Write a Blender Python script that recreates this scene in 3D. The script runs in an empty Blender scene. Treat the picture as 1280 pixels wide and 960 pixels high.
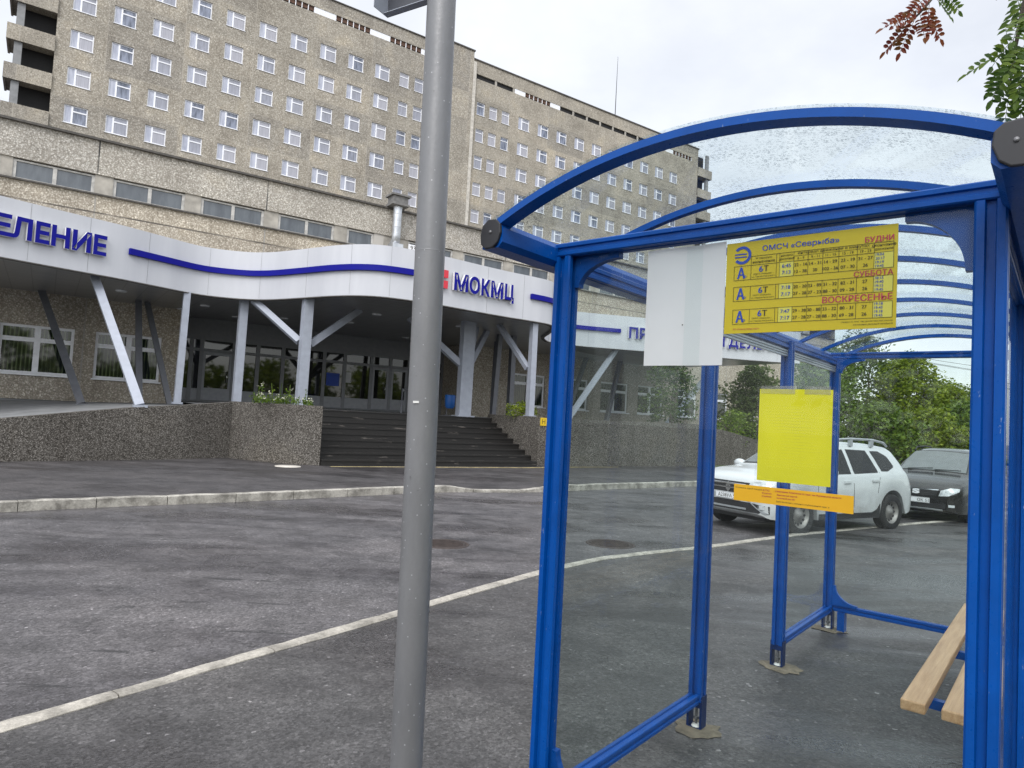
import bpy, bmesh, math, random
import numpy as np
from mathutils import Vector, Matrix
from mathutils.bvhtree import BVHTree

R = math.radians
random.seed(7)
scene = bpy.context.scene
COL = scene.collection

# ---------------------------------------------------------------- camera
CAM_H, PITCH, ROLL, FPX = 1.742, R(2.782), R(3.088), 846.4
cd = bpy.data.cameras.new('camera')
cam = bpy.data.objects.new('camera', cd)
COL.objects.link(cam)
_F = Vector((0, math.cos(PITCH), math.sin(PITCH)))
_r0 = Vector((1, 0, 0)); _u0 = _r0.cross(_F)
_r = math.cos(ROLL)*_r0 + math.sin(ROLL)*_u0
_u = -math.sin(ROLL)*_r0 + math.cos(ROLL)*_u0
M = Matrix.Identity(4)
for i in range(3):
    M[i][0], M[i][1], M[i][2] = _r[i], _u[i], -_F[i]
M[2][3] = CAM_H
cam.matrix_world = M
cd.sensor_width = 36.0
cd.lens = 36.0*FPX/1280.0
cd.clip_start, cd.clip_end = 0.05, 2000
scene.camera = cam

# ---------------------------------------------------------------- sky, sun, exposure
SUN_ELEV, SUN_AZ = R(42), R(192)       # azimuth measured from +Y clockwise: the bright part of the cloud is behind and left
world = bpy.data.worlds.new('World'); scene.world = world
world.use_nodes = True
wt = world.node_tree; wt.nodes.clear()
def wn(t, **k):
    n = wt.nodes.new(t)
    for a, b in k.items(): setattr(n, a, b)
    return n
wl = wt.links.new
out = wn('ShaderNodeOutputWorld'); bg_sky = wn('ShaderNodeBackground'); bg_cl = wn('ShaderNodeBackground'); addw = wn('ShaderNodeAddShader')
sky = wn('ShaderNodeTexSky'); sky.sky_type = 'NISHITA'; sky.sun_disc = False
sky.sun_elevation = SUN_ELEV; sky.sun_rotation = SUN_AZ
bg_sky.inputs[1].default_value = 0.05
wl(sky.outputs[0], bg_sky.inputs[0])
tc = wn('ShaderNodeTexCoord'); sep = wn('ShaderNodeSeparateXYZ'); wl(tc.outputs['Generated'], sep.inputs[0])
zz = wn('ShaderNodeMath', operation='ADD'); zz.inputs[1].default_value = 0.22; wl(sep.outputs[2], zz.inputs[0])
zc_ = wn('ShaderNodeMath', operation='MAXIMUM'); zc_.inputs[1].default_value = 0.08; wl(zz.outputs[0], zc_.inputs[0])
dx = wn('ShaderNodeMath', operation='DIVIDE'); wl(sep.outputs[0], dx.inputs[0]); wl(zc_.outputs[0], dx.inputs[1])
dy = wn('ShaderNodeMath', operation='DIVIDE'); wl(sep.outputs[1], dy.inputs[0]); wl(zc_.outputs[0], dy.inputs[1])
cmb = wn('ShaderNodeCombineXYZ'); wl(dx.outputs[0], cmb.inputs[0]); wl(dy.outputs[0], cmb.inputs[1])
nz = wn('ShaderNodeTexNoise'); nz.inputs['Scale'].default_value = 1.5; nz.inputs['Detail'].default_value = 6; nz.inputs['Roughness'].default_value = 0.55
wl(cmb.outputs[0], nz.inputs['Vector'])
rp = wn('ShaderNodeValToRGB')
rp.color_ramp.elements[0].position = 0.32; rp.color_ramp.elements[0].color = (0.75, 0.76, 0.785, 1)
rp.color_ramp.elements[1].position = 0.64; rp.color_ramp.elements[1].color = (1.0, 1.0, 1.0, 1)
wl(nz.outputs[0], rp.inputs[0])
# an overcast sky is up to about twice as bright overhead as low down
el = wn('ShaderNodeMapRange'); el.inputs['From Min'].default_value = 0.55; el.inputs['From Max'].default_value = 1.0
el.inputs['To Min'].default_value = 1.0; el.inputs['To Max'].default_value = 2.0
wl(sep.outputs[2], el.inputs['Value'])
sdir = (math.sin(SUN_AZ)*math.cos(SUN_ELEV), math.cos(SUN_AZ)*math.cos(SUN_ELEV), math.sin(SUN_ELEV))
dt_ = wn('ShaderNodeVectorMath', operation='DOT_PRODUCT'); wl(tc.outputs['Generated'], dt_.inputs[0]); dt_.inputs[1].default_value = sdir
gl_ = wn('ShaderNodeMapRange'); gl_.inputs['From Min'].default_value = 0.35; gl_.inputs['From Max'].default_value = 1.0; gl_.inputs['To Min'].default_value = 0.0; gl_.inputs['To Max'].default_value = 1.3
wl(dt_.outputs['Value'], gl_.inputs['Value'])
sm_w = wn('ShaderNodeMath', operation='ADD'); wl(el.outputs[0], sm_w.inputs[0]); wl(gl_.outputs[0], sm_w.inputs[1])
wl(rp.outputs[0], bg_cl.inputs[0]); wl(sm_w.outputs[0], bg_cl.inputs[1])
wl(bg_sky.outputs[0], addw.inputs[0]); wl(bg_cl.outputs[0], addw.inputs[1]); wl(addw.outputs[0], out.inputs[0])

sd = bpy.data.lights.new('sun', 'SUN'); sun = bpy.data.objects.new('sun', sd); COL.objects.link(sun)
sd.energy = 1.5; sd.angle = R(25); sd.color = (1.0, 0.97, 0.93)
sv = Vector((math.sin(SUN_AZ)*math.cos(SUN_ELEV), math.cos(SUN_AZ)*math.cos(SUN_ELEV), math.sin(SUN_ELEV)))
sun.rotation_euler = sv.to_track_quat('Z', 'Y').to_euler(); sun.location = (0, 0, 60)

vs = scene.view_settings
vs.view_transform = 'Standard'; vs.look = 'None'; vs.gamma = 1; vs.use_curve_mapping = False
vs.exposure = -0.02
scene.cycles.max_bounces = 8; scene.cycles.transparent_max_bounces = 24
scene.cycles.diffuse_bounces = 3; scene.cycles.glossy_bounces = 4
scene.cycles.use_denoising = True; scene.cycles.denoising_prefilter = 'NONE'
scene.cycles.sample_clamp_indirect = 6

# ---------------------------------------------------------------- helpers: tags and meshes
def tag(o, label=None, cat=None, group=None, kind=None):
    if label: o['label'] = label
    if cat: o['category'] = cat
    if group: o['group'] = group
    if kind: o['kind'] = kind
    return o

def thing(name, label, cat, loc=(0, 0, 0), rz=0.0, group=None):
    o = bpy.data.objects.new(name, None); COL.objects.link(o)
    o.empty_display_size = 0.2
    o.location = loc; o.rotation_euler = (0, 0, rz)
    return tag(o, label, cat, group)

class MB:
    """collects faces, builds ONE mesh object"""
    def __init__(s): s.v = []; s.f = []; s.m = []; s.sm = []; s.cur = 0; s.smooth = False
    def add(s, verts, faces, smooth=None):
        b = len(s.v); s.v += [tuple(p) for p in verts]
        for f in faces:
            s.f.append([i+b for i in f]); s.m.append(s.cur); s.sm.append(s.smooth if smooth is None else smooth)
        return s
    def mat(s, i): s.cur = i; return s
    def box(s, x0, x1, y0, y1, z0, z1):
        v = [(x, y, z) for z in (z0, z1) for y in (y0, y1) for x in (x0, x1)]
        return s.add(v, [(0, 2, 3, 1), (4, 5, 7, 6), (0, 1, 5, 4), (2, 6, 7, 3), (0, 4, 6, 2), (1, 3, 7, 5)], False)
    def quad(s, a, b, c, d): return s.add([a, b, c, d], [(0, 1, 2, 3)])
    def prism(s, poly, o, u, v, w):
        """polygon (2D) in plane o+u*a+v*b extruded by vector w"""
        o, u, v, w = Vector(o), Vector(u), Vector(v), Vector(w); n = len(poly)
        A = [o+u*p[0]+v*p[1] for p in poly]; B = [p+w for p in A]
        faces = [tuple(range(n))[::-1], tuple(range(n, 2*n))]
        for i in range(n): j = (i+1) % n; faces.append((i, j, n+j, n+i))
        if u.cross(v).dot(w) < 0: faces = [f[::-1] for f in faces]
        return s.add(A+B, faces, False)
    def bar(s, a, b, w, h, up=(0, 0, 1)):
        a, b = Vector(a), Vector(b); d = (b-a).normalized(); up = Vector(up)
        x = d.cross(up)
        if x.length < 1e-4: x = d.cross(Vector((0, 1, 0)))
        x.normalize(); y = x.cross(d).normalized()
        return s.prism([(-w/2, -h/2), (w/2, -h/2), (w/2, h/2), (-w/2, h/2)], a, x, y, b-a)
    def tube(s, pts, rad, n=10, caps=True, smooth=True):
        pts = [Vector(p) for p in pts]
        if not hasattr(rad, '__len__'): rad = [rad]*len(pts)
        rings = []; prev = None
        for i, p in enumerate(pts):
            d = (pts[min(i+1, len(pts)-1)]-pts[max(i-1, 0)]).normalized()
            if prev is None:
                x = d.cross(Vector((0, 0, 1)))
                if x.length < 1e-3: x = d.cross(Vector((0, 1, 0)))
            else:
                x = prev-d*prev.dot(d)
            x.normalize(); prev = x; y = d.cross(x)
            rings.append([p+(x*math.cos(2*math.pi*k/n)+y*math.sin(2*math.pi*k/n))*rad[i] for k in range(n)])
        v = [q for r in rings for q in r]; f = []
        for i in range(len(rings)-1):
            for k in range(n):
                a = i*n+k; b = i*n+(k+1) % n
                f.append((a, b, b+n, a+n))
        s.add(v, f, smooth)
        if caps:
            s.add(rings[0], [tuple(range(n))[::-1]], False); s.add(rings[-1], [tuple(range(n))], False)
        return s
    def lathe(s, prof, o, axis='z', n=24, smooth=True):
        """prof: (r, h) pairs"""
        o = Vector(o); v = []
        for r_, h in prof:
            for k in range(n):
                a = 2*math.pi*k/n; c, d = r_*math.cos(a), r_*math.sin(a)
                v.append(o+Vector({'z': (c, d, h), 'y': (c, h, d), 'x': (h, c, d)}[axis]))
        f = []
        for i in range(len(prof)-1):
            for k in range(n):
                a = i*n+k; b = i*n+(k+1) % n
                f.append((a, b, b+n, a+n))
        if axis == 'y': f = [q[::-1] for q in f]
        return s.add(v, f, smooth)
    def sheet(s, A, B):
        n = len(A); return s.add(list(A)+list(B), [(i, i+1, n+i+1, n+i) for i in range(n-1)])
    def build(s, name, mats, parent=None, loc=None, rz=None, fix=False, sharp=None, bevel=0):
        me = bpy.data.meshes.new(name); me.from_pydata(s.v, [], s.f)
        if not isinstance(mats, (list, tuple)): mats = [mats]
        for m in mats: me.materials.append(m)
        me.polygons.foreach_set('material_index', s.m); me.polygons.foreach_set('use_smooth', s.sm)
        me.update()
        if fix or bevel:
            bm = bmesh.new(); bm.from_mesh(me)
            if bevel:
                bmesh.ops.remove_doubles(bm, verts=bm.verts, dist=1e-5)
                es = [e for e in bm.edges if len(e.link_faces) == 2 and e.calc_face_angle(0) > R(30)]
                bmesh.ops.bevel(bm, geom=es, offset=bevel, segments=2, affect='EDGES', profile=0.5)
            if fix: bmesh.ops.recalc_face_normals(bm, faces=bm.faces)
            bm.to_mesh(me); bm.free()
        if sharp: me.set_sharp_from_angle(angle=R(sharp))
        o = bpy.data.objects.new(name, me); COL.objects.link(o)
        if parent is not None: o.parent = parent
        if loc is not None: o.location = loc
        if rz is not None: o.rotation_euler = (0, 0, rz)
        return o

def copy_tree(o, parent=None):
    c = o.copy(); COL.objects.link(c); c.parent = parent
    for ch in list(o.children): copy_tree(ch, c)
    return c

def catmull(P, n=8):
    P = [Vector(p) for p in P]; out = []
    for i in range(len(P)-1):
        p0, p1, p2, p3 = P[max(i-1, 0)], P[i], P[i+1], P[min(i+2, len(P)-1)]
        for k in range(n):
            t = k/n
            out.append(0.5*((2*p1)+(p2-p0)*t+(2*p0-5*p1+4*p2-p3)*t*t+(3*p1-p0-3*p2+p3)*t**3))
    out.append(P[-1]); return out

_tcache = {}
def text_geo(body, bold=0.0, res=2):
    """outline of a text, cap height about 0.73 per unit size -> verts (2D), faces"""
    key = (body, bold, res)
    if key not in _tcache:
        c = bpy.data.curves.new('t', 'FONT'); c.body = body; c.size = 1; c.offset = bold; c.resolution_u = res
        o = bpy.data.objects.new('t', c); COL.objects.link(o)
        me = bpy.data.meshes.new_from_object(o.evaluated_get(bpy.context.evaluated_depsgraph_get()))
        v = [(p.co.x, p.co.y) for p in me.vertices]; f = [tuple(p.vertices) for p in me.polygons]
        bpy.data.objects.remove(o); bpy.data.curves.remove(c); bpy.data.meshes.remove(me)
        _tcache[key] = (v, f)
    return _tcache[key]

def put_text(mb, body, o, u, v, h, align='l', bold=0.0, width=None, res=2, depth=None):
    """flat lettering; h = height of the box of the text, u/v unit vectors; depth vector makes raised letters"""
    if depth is None and bold > 0:
        u_, v_ = Vector(u), Vector(v); nn_ = v_.cross(u_).normalized()
        for i, k in enumerate((-1, 0, 1)):
            put_text(mb, body, Vector(o)+u_*(k*bold*h*0.9)-nn_*(0.00012*i), u, v, h, align, 0.0, width, res)
        return
    V, Fc = text_geo(body, bold, res)
    if not V: return
    x0 = min(p[0] for p in V); x1 = max(p[0] for p in V); y0 = min(p[1] for p in V); y1 = max(p[1] for p in V)
    sy = h/(y1-y0); sx = sy if width is None else width/(x1-x0)
    w = (x1-x0)*sx; off = {'l': 0, 'c': -w/2, 'r': -w}[align]
    o, u, v = Vector(o), Vector(u), Vector(v)
    P = [o+u*(off+(p[0]-x0)*sx)+v*((p[1]-y0)*sy) for p in V]
    if depth is None:
        mb.add(P, Fc, False)
    else:
        d = Vector(depth); n = len(P)
        cnt = {}
        for f in Fc:
            for i in range(len(f)):
                e = (f[i], f[(i+1) % len(f)]); cnt[e] = 1
        sides = []
        for (a, b) in cnt:
            if (b, a) not in cnt: sides.append((a, b, n+b, n+a) if False else (b, a, n+a, n+b))
        mb.add(P+[p+d for p in P], [tuple(i+n for i in f) for f in Fc]+sides, False)

# ---------------------------------------------------------------- helpers: materials
def lin(r, g, b):
    f = lambda c: (c/255/12.92) if c/255 <= 0.04045 else ((c/255+0.055)/1.055)**2.4
    return (f(r), f(g), f(b), 1)

class NT:
    def __init__(s, name):
        s.m = bpy.data.materials.new(name); s.m.use_nodes = True
        s.t = s.m.node_tree; s.t.nodes.clear()
        s.o = s.t.nodes.new('ShaderNodeOutputMaterial')
    def n(s, t, ins=None, **k):
        n = s.t.nodes.new(t)
        for a, b in k.items(): setattr(n, a, b)
        for a, b in (ins or {}).items():
            if isinstance(b, tuple) and len(b) == 2 and hasattr(b[0], 'outputs'): s.t.links.new(b[0].outputs[b[1]], n.inputs[a])
            elif hasattr(b, 'outputs'): s.t.links.new(b.outputs[0], n.inputs[a])
            else: n.inputs[a].default_value = b
        return n
    def coord(s, scale=(1, 1, 1), kind='Object', loc=(0, 0, 0)):
        c = s.n('ShaderNodeTexCoord')
        return s.n('ShaderNodeMapping', {'Vector': (c, kind), 'Scale': scale, 'Location': loc})
    def noise(s, vec, scale, detail=4, rough=0.55, dist=0.0):
        return s.n('ShaderNodeTexNoise', {'Vector': vec, 'Scale': scale, 'Detail': detail, 'Roughness': rough, 'Distortion': dist})
    def vor(s, vec, scale, feature='F1', rnd=1.0):
        return s.n('ShaderNodeTexVoronoi', {'Vector': vec, 'Scale': scale, 'Randomness': rnd}, feature=feature)
    def ramp(s, fac, stops, interp='LINEAR'):
        r_ = s.n('ShaderNodeValToRGB', {'Fac': fac}); e = r_.color_ramp.elements
        r_.color_ramp.interpolation = interp
        while len(e) < len(stops): e.new(0.5)
        for i, (p, c) in enumerate(stops):
            e[i].position = p; e[i].color = c if hasattr(c, '__len__') else (c, c, c, 1)
        return r_
    def mix(s, fac, a, b, mode='MIX'):
        n = s.n('ShaderNodeMix', data_type='RGBA', blend_type=mode)
        for i, x in ((0, fac), (6, a), (7, b)):
            if isinstance(x, tuple) and len(x) == 2 and hasattr(x[0], 'outputs'): s.t.links.new(x[0].outputs[x[1]], n.inputs[i])
            elif hasattr(x, 'outputs'): s.t.links.new(x.outputs[2] if x.bl_idname == 'ShaderNodeMix' else x.outputs[0], n.inputs[i])
            else: n.inputs[i].default_value = x
        return n
    def math(s, op, a, b=0.0, clamp=False):
        return s.n('ShaderNodeMath', {0: a, 1: b}, operation=op, use_clamp=clamp)
    def c(s, x): return (x, 2) if hasattr(x, 'bl_idname') and x.bl_idname == 'ShaderNodeMix' else x
    def bsdf(s, color, rough=0.5, metal=0.0, bump=None, bstr=0.3, bdist=0.01, spec=0.5, **k):
        ins = {'Base Color': s.c(color), 'Roughness': s.c(rough), 'Metallic': metal, 'Specular IOR Level': spec}
        ins.update(k)
        b = s.n('ShaderNodeBsdfPrincipled', ins)
        if bump is not None:
            bp = s.n('ShaderNodeBump', {'Height': s.c(bump), 'Strength': bstr, 'Distance': bdist})
            s.t.links.new(bp.outputs[0], b.inputs['Normal'])
        s.t.links.new(b.outputs[0], s.o.inputs[0])
        return b

def plain(name, color, rough=0.5, metal=0.0, var=0.12, vscale=6.0, spec=0.5, bump=0.0, bscale=60):
    t = NT(name); v = t.coord()
    n1 = t.noise(v, vscale, 5)
    dark = tuple(c*(1-var) for c in color[:3])+(1,); light = tuple(min(1, c*(1+var)) for c in color[:3])+(1,)
    col = t.ramp(n1, [(0.3, dark), (0.7, light)])
    rr = t.ramp(n1, [(0.3, max(0, rough-0.08)), (0.7, min(1, rough+0.08))])
    t.bsdf(col, rr, metal, spec=spec, bump=t.noise(v, bscale, 3) if bump else None, bstr=bump, bdist=0.005)
    return t.m

MT = {}
# --- asphalt
def asphalt(name, base, wet, worn, seed):
    t = NT(name); v = t.coord(loc=(seed, seed*0.7, 0))
    big = t.noise(v, 0.45, 6, 0.6); mid = t.noise(v, 2.6, 6, 0.65); fine = t.noise(v, 55, 4, 0.75)
    v2 = t.coord(scale=(0.35, 1.0, 1.0), loc=(seed, 3, 0))
    streak = t.noise(v2, 0.9, 5, 0.6, 0.6)
    ag = t.vor(v, 52); ag2 = t.vor(v, 120)
    def chips(vv): return t.ramp((vv, 'Color'), [(0.0, tuple(c*0.30 for c in base)+(1,)), (0.4, tuple(c*0.85 for c in base)+(1,)), (0.80, tuple(c*1.5 for c in base)+(1,)), (0.93, tuple(min(1, c*2.4) for c in base)+(1,)), (0.98, tuple(min(1, c*6.5) for c in base)+(1,))])
    c1 = t.mix(0.40, chips(ag), chips(ag2))
    c1 = t.mix(0.5, c1, t.mix(1.0, c1, t.ramp(fine, [(0.33, 0.5), (0.7, 1.6)]), 'MULTIPLY'))
    c2 = t.mix(1.0, c1, t.ramp(big, [(0.3, (0.66, 0.66, 0.68, 1)), (0.5, (1.0, 0.985, 0.98, 1)), (0.70, (1.28, 1.24, 1.21, 1))]), 'MULTIPLY')
    c3 = t.mix(1.0, c2, t.ramp(mid, [(0.3, (0.66, 0.66, 0.66, 1)), (0.62, (1.16, 1.16, 1.16, 1))]), 'MULTIPLY')
    dampm = t.ramp(streak, [(0.42, 0.0), (0.60, wet)])
    c4 = t.mix((dampm, 0), c3, t.mix(1.0, c3, (0.66, 0.66, 0.68, 1), 'MULTIPLY'))
    sm_ = t.noise(t.coord(scale=(0.7, 1.0, 1.0), loc=(seed+5, 1, 0)), 1.5, 5, 0.55, 0.4)
    c4 = t.mix(t.ramp(sm_, [(0.56, 0.0), (0.70, 0.6*worn)]), c4, t.mix(1.0, c4, (0.42, 0.42, 0.44, 1), 'MULTIPLY'))
    # a few short cracks and pot holes
    crack = t.n('ShaderNodeTexVoronoi', {'Vector': t.n('ShaderNodeMix', {0: 0.25, 4: (v, 0), 5: (t.noise(v, 1.6, 5), 1)}, data_type='VECTOR'), 'Scale': 0.75}, feature='DISTANCE_TO_EDGE')
    cm = t.math('MULTIPLY', t.ramp((crack, 0), [(0.0, 1.0), (0.02, 0.0)]), t.ramp(t.noise(v, 1.1, 4), [(0.50, 0.0), (0.54, worn)]))
    c5 = t.mix(cm, c4, (0.012, 0.012, 0.013, 1))
    sv = t.n('ShaderNodeMapping', {'Vector': (t.n('ShaderNodeTexCoord'), 'Object'), 'Rotation': (0, 0, R(-40)), 'Scale': (0.9, 4.2, 1), 'Location': (seed, 2.0, 0)})
    scar = t.math('MULTIPLY', t.ramp(t.noise(sv, 1.5, 6, 0.62, 0.7), [(0.615, 0.0), (0.65, 0.7*worn)]), t.ramp(t.noise(v, 0.5, 2), [(0.42, 0.0), (0.52, 1.0)]))
    c5 = t.mix(scar, c5, (0.014, 0.014, 0.015, 1))
    rough = t.mix((dampm, 0), t.ramp(mid, [(0.3, 0.55), (0.7, 0.78)]), (0.13, 0.13, 0.13, 1))
    bh = t.math('ADD', (ag, 'Distance'), t.math('MULTIPLY', fine, 0.8))
    t.bsdf(c5, rough, bump=bh, bstr=0.32, bdist=0.006)
    return t.m
MT['road'] = asphalt('road_asphalt', (0.088, 0.084, 0.0875), 0.75, 1.0, 0)
MT['walk'] = asphalt('pavement_asphalt', (0.068, 0.066, 0.0665), 0.85, 0.45, 11)
MT['farwalk'] = asphalt('far_pavement_asphalt', (0.050, 0.047, 0.0485), 0.5, 0.3, 23)

# --- exposed pebble facing
def pebble(name, a, b, c, scale, joint=None, stain=0.5, bump=0.6, edge_dark=0.30, streaks=True):
    """joint = list of (axis, pitch, offset, width)"""
    t = NT(name); v = t.coord()
    vo = t.vor(v, scale); n1 = t.noise(v, scale*0.6, 3); big = t.noise(v, 0.35, 6, 0.6)
    col = t.ramp((vo, 'Color'), [(0.05, a), (0.45, b), (0.80, c), (0.96, tuple(min(1, x*1.35) for x in c[:3])+(1,))])
    edge = t.ramp((vo, 'Distance'), [(0.25, (1, 1, 1, 1)), (0.75, (edge_dark, edge_dark*0.95, edge_dark*0.9, 1))])
    c1 = t.mix(0.75, col, edge, 'MULTIPLY')
    c2 = t.mix(1.0, c1, t.ramp(big, [(0.3, (0.74, 0.73, 0.72, 1)), (0.55, (1, 1, 1, 1)), (0.75, (1.16, 1.12, 1.04, 1))]), 'MULTIPLY')
    last = c2
    if joint:
        sp0 = t.n('ShaderNodeSeparateXYZ', {0: (t.coord(), 0)})
        jx = [j for j in joint if j[0] == 0]; jz = [j for j in joint if j[0] == 2]
        fl = lambda ax, j: t.math('FLOOR', t.math('DIVIDE', t.math('ADD', (sp0, ax), j[0][2]), j[0][1])) if j else t.math('MULTIPLY', (sp0, ax), 0.0)
        wnz = t.n('ShaderNodeTexWhiteNoise', {'Vector': t.n('ShaderNodeCombineXYZ', {0: fl(0, jx), 1: fl(2, jz)})}, noise_dimensions='3D')
        last = t.mix(1.0, last, t.ramp(wnz, [(0.0, (0.84, 0.84, 0.85, 1)), (0.5, (0.98, 0.975, 0.96, 1)), (1.0, (1.10, 1.08, 1.05, 1))]), 'MULTIPLY')
    if streaks:
        vs_ = t.coord(scale=(1.3, 1.3, 0.12))
        st = t.noise(vs_, 1.6, 6, 0.65)
        last = t.mix(t.ramp(st, [(0.55, 0.0), (0.78, stain)]), last, t.mix(1.0, last, (0.5, 0.47, 0.44, 1), 'MULTIPLY'))
    if joint:
        sp = t.n('ShaderNodeSeparateXYZ', {0: (t.coord(), 0)})
        for axis, pitch, off, wid, light in joint:
            m = t.math('PINGPONG', t.math('ADD', (sp, axis), off), pitch/2)
            k = t.ramp(t.math('DIVIDE', m, wid), [(0.45, 1.0), (0.55, 0.0)])
            wob = t.ramp(t.noise(t.coord(), 0.8, 4), [(0.35, 0.35), (0.6, 1.0)])
            k2 = t.math('MULTIPLY', k, wob)
            last = t.mix(k2, last, light)
    t.bsdf(last, 0.9, bump=(vo, 'Distance'), bstr=bump, bdist=0.02, spec=0.25)
    return t.m
MT['tower'] = pebble('tower_pebble_facing', (0.242, 0.224, 0.192, 1), (0.352, 0.330, 0.288, 1), (0.45, 0.427, 0.378, 1), 12.0, edge_dark=0.75,
    joint=[(2, 3.30, -0.55, 0.05, (0.36, 0.33, 0.28, 1)), (0, 6.128, 2.4, 0.05, (0.40, 0.37, 0.32, 1))], stain=0.45, bump=0.35)
MT['podium_up'] = pebble('podium_pebble_facing', (0.30, 0.285, 0.255, 1), (0.47, 0.448, 0.405, 1), (0.57, 0.55, 0.51, 1), 22.0, edge_dark=0.52,
    joint=[(0, 6.0, 18.82, 0.05, (0.05, 0.05, 0.05, 1))], stain=0.35)
MT['podium_lo'] = pebble('ground_floor_pebble_facing', (0.32, 0.288, 0.235, 1), (0.50, 0.455, 0.385, 1), (0.61, 0.568, 0.495, 1), 22.0, edge_dark=0.52,
    joint=[(0, 6.0, 18.82, 0.05, (0.30, 0.29, 0.27, 1)), (2, 30.0, -8.35, 0.06, (0.10, 0.09, 0.08, 1))], stain=0.55)
MT['retain'] = pebble('dark_pebble_wall', (0.045, 0.041, 0.036, 1), (0.125, 0.115, 0.102, 1), (0.255, 0.24, 0.22, 1), 44.0, stain=0.8)
MT['concrete'] = plain('concrete', (0.33, 0.31, 0.275, 1), 0.85, var=0.3, vscale=2.5, bump=0.3, bscale=25)
MT['concrete_lt'] = plain('light_concrete', (0.50, 0.47, 0.42, 1), 0.85, var=0.25, vscale=3, bump=0.3, bscale=40)
MT['dark_coping'] = plain('dark_metal_coping', (0.075, 0.070, 0.064, 1), 0.8, var=0.4)

def kerb_mat(name, base, dirt):
    t = NT(name); v = t.coord()
    n = t.noise(v, 3.5, 7, 0.7); f = t.noise(v, 38, 4, 0.7)
    c1 = t.ramp(f, [(0.3, tuple(x*0.7 for x in base)+(1,)), (0.7, tuple(min(1, x*1.15) for x in base)+(1,))])
    c2 = t.mix(t.ramp(n, [(0.42, 0.0), (0.62, dirt)]), c1, (0.10, 0.092, 0.080, 1))
    t.bsdf(c2, 0.85, bump=f, bstr=0.6, bdist=0.01)
    return t.m
MT['kerb_near'] = kerb_mat('worn_flush_kerb', (0.45, 0.42, 0.37), 0.6)
MT['kerb_far'] = kerb_mat('pale_kerbstone', (0.43, 0.41, 0.365), 0.8)

def steps_mat():
    t = NT('wet_dark_stone_steps'); v = t.coord(scale=(0.8, 2.9, 5.8))
    n = t.noise(v, 1.7, 5, 0.6); f = t.noise(t.coord(), 24, 5, 0.7)
    br = t.n('ShaderNodeTexBrick', {'Vector': t.coord(scale=(1, 0, 1)), 'Scale': 1.0, 'Brick Width': 1.2, 'Row Height': 0.1733, 'Mortar Size': 0.008, 'Color1': (0.030, 0.027, 0.024, 1), 'Color2': (0.052, 0.046, 0.041, 1), 'Mortar': (0.012, 0.011, 0.01, 1)})
    c = t.mix(t.ramp(n, [(0.63, 0.0), (0.68, 0.6)]), (br, 'Color'), (0.17, 0.15, 0.135, 1))
    c2 = t.mix(1.0, c, t.ramp(f, [(0.3, 0.7), (0.7, 1.35)]), 'MULTIPLY')
    t.bsdf(c2, t.ramp(f, [(0.3, 0.45), (0.7, 0.7)]), bump=f, bstr=0.3)
    return t.m
MT['steps'] = steps_mat()
MT['paint_yellow'] = plain('faded_yellow_paint', (0.42, 0.34, 0.16, 1), 0.8, var=0.45, vscale=5)
MT['manhole'] = plain('rusty_iron_cover', (0.055, 0.042, 0.038, 1), 0.6, metal=0.3, var=0.4, vscale=18, bump=0.5, bscale=50)
MT['soil'] = plain('dark_earth', (0.055, 0.045, 0.035, 1), 0.95, var=0.4, vscale=6, bump=0.6, bscale=20)
MT['verge'] = plain('grass_verge', (0.060, 0.085, 0.028, 1), 0.95, var=0.5, vscale=3, bump=0.8, bscale=30)
MT['paving'] = plain('grey_paving', (0.22, 0.225, 0.23, 1), 0.75, var=0.2, vscale=2)

# --- metals, plastics
def canopy_mat():
    t = NT('pale_grey_cladding'); v = t.coord()
    n = t.noise(t.coord(scale=(1, 1, 0.15)), 1.4, 5, 0.6)
    c = t.ramp(n, [(0.3, (0.46, 0.47, 0.505, 1)), (0.7, (0.53, 0.54, 0.57, 1))])
    t.bsdf(c, 0.38, spec=0.5)
    return t.m
MT['canopy'] = canopy_mat()
def soffit_mat():
    t = NT('perforated_soffit_panels')
    br = t.n('ShaderNodeTexBrick', {'Vector': t.coord(), 'Scale': 1.0, 'Brick Width': 0.6, 'Row Height': 0.3, 'Mortar Size': 0.012, 'Color1': (0.32, 0.32, 0.32, 1), 'Color2': (0.36, 0.36, 0.36, 1), 'Mortar': (0.2, 0.2, 0.2, 1)}, offset=0.0)
    t.bsdf((br, 'Color'), 0.30, metal=0.5)
    return t.m
MT['soffit'] = soffit_mat()
MT['letter'] = plain('cobalt_blue_letter_face', (0.005, 0.006, 0.215, 1), 0.55, var=0.06, spec=0.15)
MT['letter_side'] = plain('white_letter_side', (0.7, 0.7, 0.72, 1), 0.5, var=0.05)
MT['red'] = plain('red_panel', (0.58, 0.03, 0.05, 1), 0.4, var=0.06)
MT['white'] = plain('white_paint', (0.75, 0.76, 0.79, 1), 0.45, var=0.06)
MT['frame_white'] = plain('white_window_frame', (0.78, 0.79, 0.83, 1), 0.4, var=0.08)
MT['frame_dirty'] = plain('weathered_white_frame', (0.44, 0.43, 0.41, 1), 0.7, var=0.35, vscale=4)
MT['frame_grey'] = plain('grey_door_frame', (0.20, 0.205, 0.22, 1), 0.45, var=0.1)
MT['panel_grey'] = plain('pale_door_panel', (0.30, 0.31, 0.335, 1), 0.45, var=0.1)
MT['col'] = plain('grey_painted_steel', (0.31, 0.335, 0.39, 1), 0.42, var=0.08)
MT['col_dark'] = plain('dark_painted_steel', (0.11, 0.115, 0.13, 1), 0.5, var=0.15)
MT['galv'] = plain('galvanised_duct', (0.50, 0.52, 0.55, 1), 0.38, metal=0.7, var=0.25, vscale=3)
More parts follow.
